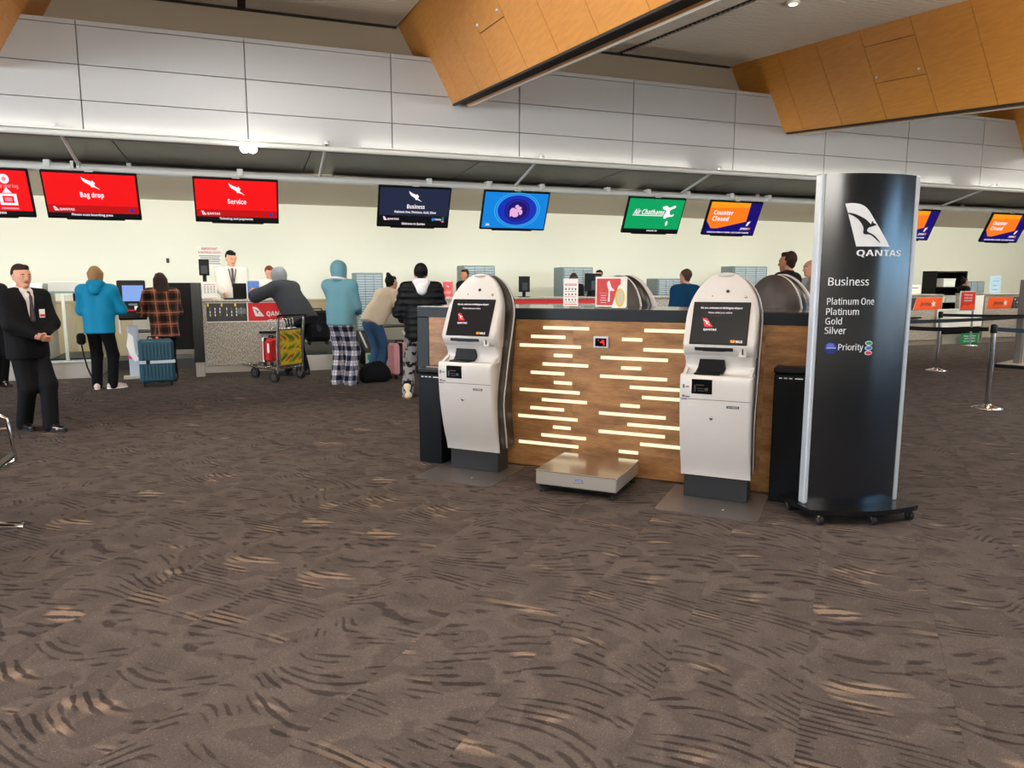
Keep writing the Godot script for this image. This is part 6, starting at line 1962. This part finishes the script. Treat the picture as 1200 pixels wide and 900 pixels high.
func lamps() -> void:
	# the bright spot clipped to the rail, and one downlight in the slats
	var s := thing("spotlight", "blazing small spotlight clipped to the white rail", "light", Vector3(0.114, 3.16, -9.80))
	bx("clip", Vector3(0, 0.0, 0.006), Vector3(0.05, 0.06, 0.06), M.white_paint, s, 0.006)
	var c := MB.new()
	c.tube([Vector3(0, -0.03, 0.03), Vector3(0, -0.045, 0.08)], 0.05, 14)
	put("housing", c.mesh(), M.white_paint, s)
	for sg in [-1.0, 1.0]:
		var b := MB.new()
		b.ball(Vector3(sg * 0.045, -0.047, 0.085), Vector3(0.055, 0.055, 0.022), 12)
		put("lamp_glass", b.mesh(), M.lens_hot, s)
	var sl := SpotLight3D.new()
	sl.position = Vector3(0.114, 3.11, -9.70)
	sl.light_color = Color(1.0, 0.94, 0.82)
	sl.light_energy = 6.0
	sl.spot_angle = 55.0
	sl.spot_range = 30.0
	sl.spot_attenuation = 2.0
	sl.light_size = 0.05
	sl.shadow_enabled = true
	add_child(sl, true)
	sl.name = "rail_spot_beam"
	sl.look_at_from_position(sl.position, Vector3(0.3, 0.0, -5.5))
	var dz := -7.2
	var d := thing("downlight", "small round downlight in the slatted ceiling between the timber beams", "light", Vector3(6.05, roof_y(dz) - 0.02, dz))
	var rg := MB.new()
	rg.lathe(Vector3.ZERO, [Vector2(0.075, 0.0), Vector2(0.075, -0.02), Vector2(0.055, -0.024)], 20)
	put("trim_ring", rg.mesh(), M.white_paint, d)
	var gl := MB.new()
	gl.ball(Vector3(0, -0.024, 0), Vector3(0.05, 0.012, 0.05), 14)
	put("lamp_glass", gl.mesh(), M.lens, d)

func _ready() -> void:
	# ---- camera
	var cam := Camera3D.new()
	cam.name = "camera"
	cam.fov = rad_to_deg(2.0 * atan(450.0 / 850.0))
	cam.position = Vector3(0, 1.5, 0)
	cam.rotation = Vector3(deg_to_rad(-8.0), deg_to_rad(-20.0), 0)
	cam.near = 0.05
	cam.far = 200.0
	add_child(cam)
	cam.current = true
	# ---- sky, exposure
	var we := WorldEnvironment.new()
	we.name = "environment"
	var e := Environment.new()
	e.background_mode = Environment.BG_SKY
	var sky := Sky.new()
	var pm := ProceduralSkyMaterial.new()
	pm.sky_top_color = Color(0.50, 0.68, 0.90)
	pm.sky_horizon_color = Color(0.56, 0.75, 0.88)
	pm.ground_horizon_color = Color(0.55, 0.56, 0.56)
	pm.ground_bottom_color = Color(0.32, 0.32, 0.32)
	sky.sky_material = pm
	e.sky = sky
	e.ambient_light_source = Environment.AMBIENT_SOURCE_SKY
	e.background_energy_multiplier = 14.0
	e.tonemap_mode = Environment.TONE_MAPPER_LINEAR
	e.tonemap_exposure = 1.0
	e.sdfgi_enabled = true
	e.ssao_enabled = true
	e.ssil_enabled = true
	we.environment = e
	add_child(we)
	materials()
	M.gauge_grey = mt(Color(0.44, 0.42, 0.40), 0.5)
	M.lens_hot = glow(Color(1.0, 0.95, 0.85), 30.0)
	M.advert = tri_tex(mt(Color.WHITE, 0.4), image_of(64, 64, func(x, y):
		var v := sin(x * 0.21 + sin(y * 0.17) * 2.0) * cos(y * 0.13 + 1.0)
		return Color(0.80, 0.68, 0.12).lerp(Color(0.16, 0.36, 0.14), clampf(v, 0, 1)).lerp(Color(0.50, 0.10, 0.08), clampf(-v * 1.6 - 0.7, 0, 1))), Vector3.ONE * 2.0)
	# ---- area lights: all unseen, placed to light the hall, ceiling, panels and back wall
	area("hall_light", Vector3(0.12, 3.85, -1.5), Vector3.DOWN, Vector2(3.0, 1.2), 15.0, Color(1.0, 0.972, 0.935))
	area("hall_light_2", Vector3(5.6, 3.9, -2.0), Vector3.DOWN, Vector2(3.0, 1.2), 12.0, Color(1.0, 0.972, 0.935))
	area("hall_light_3", Vector3(-5.4, 3.9, -3.5), Vector3.DOWN, Vector2(3.0, 1.2), 15.0, Color(1.0, 0.972, 0.935))
	area("hall_light_4", Vector3(11.1, 4.05, -4.0), Vector3.DOWN, Vector2(3.0, 1.2), 20.0, Color(1.0, 0.972, 0.935))
	area("hall_light_5", Vector3(0.12, 4.5, -7.0), Vector3.DOWN, Vector2(2.0, 0.8), 11.0, Color(1.0, 0.972, 0.935))
	area("window_light", Vector3(-10.8, 2.0, -4.0), Vector3(1, -0.08, -0.05), Vector2(2.6, 2.0), 85.0, Color(0.97, 0.98, 1.0))  # source out of view, placed left to cast the kiosk shadows
	area("hall_light_7", Vector3(16.6, 4.25, -7.5), Vector3.DOWN, Vector2(3.0, 1.2), 22.0, Color(1.0, 0.972, 0.935))  # out of view, placed to light the right-hand counters
	area("hall_light_6", Vector3(0.12, 3.0, 3.0), Vector3(0, -0.45, -1), Vector2(3.4, 0.8), 13.0, Color(1.0, 0.975, 0.945))  # fill light added out of view behind the camera
	for i in 4:
		area("uplighter_%d" % (i + 1), Vector3([-5.4, 0.12, 5.6, 11.1][i], 3.05, -2.6), Vector3(0, 1.0, -0.45), Vector2(1.6, 0.5), 18.0, Color(1.0, 0.972, 0.935))  # out of view, placed to light the ceiling and beams from below
	for i in 6:
		area("rail_uplight_%d" % (i + 1), Vector3(-7.0 + 5.5 * i, 3.244, -9.845), Vector3(0, 1, -0.05), Vector2(5.0, 0.03), 0.45, Color(1.0, 0.96, 0.88))  # unseen strips, placed to brighten the foot of the panels
		area("wall_washer_%d" % (i + 1), Vector3(-7.0 + 5.5 * i, 3.085, -12.05), Vector3(0, -0.75, -1), Vector2(5.2, 0.08), 10.5, Color(0.99, 1.0, 0.94))  # unseen strips behind the pipe, placed to light the back wall
	setting()
	rails()
	screen(-3.06, "red bag instructions screen cut off at the left edge", "scan")
	screen(-1.83, "red display screen headed Bag drop", "bag")
	screen(-0.057, "red display screen headed Service", "service")
	screen(2.45, "dark navy display screen headed Business", "business")
	screen(4.07, "blue display screen with violet swirl and pale blossom", "swirl")
	screen(6.59, "green display screen for the island airline", "green")
	screen(8.19, "orange Counter Closed screen right beside the green one", "orange")
	screen(10.75, "orange Counter Closed screen whose corner peeks out left of the tall sign", "orange")
	screen(12.46, "orange Counter Closed screen half hidden right of the tall sign", "orange")
	screen(15.02, "orange Counter Closed screen at the right edge", "orange")
	desk()
	var k := kiosk("white self-service kiosk at the left end of the timber desk", dk(0.72, 0.012), DESK_TURN)
	for q in [["white self-service kiosk to the right of the steel scale", 2.605, 0.012, 0.0], ["rounded dark kiosk back behind the red leaflet on the desk", 1.50, -0.90, PI - 0.35], ["rounded dark kiosk back between the right kiosk and the tall sign", 2.80, -0.90, PI - 0.35]]:
		var c := k.duplicate() as Node3D
		c.name = numbered("check_in_kiosk")
		add_child(c, true)
		c.position = dk(q[1], q[2])
		c.rotation.y = DESK_TURN + q[3]
		c.set_meta("label", q[0])
	sign_board()
	bag_scale()
	waste_bin("low slim black bin squeezed beside the left kiosk", dk(0.265, 0.14), DESK_TURN, 0.22, 0.22, 0.80)
	waste_bin("tall slim black bin between the right kiosk and the dark sign", dk(3.045, 0.108), DESK_TURN, 0.2, 0.17, 0.935)
	props()
	people()
	seat_bench()
	lamps()
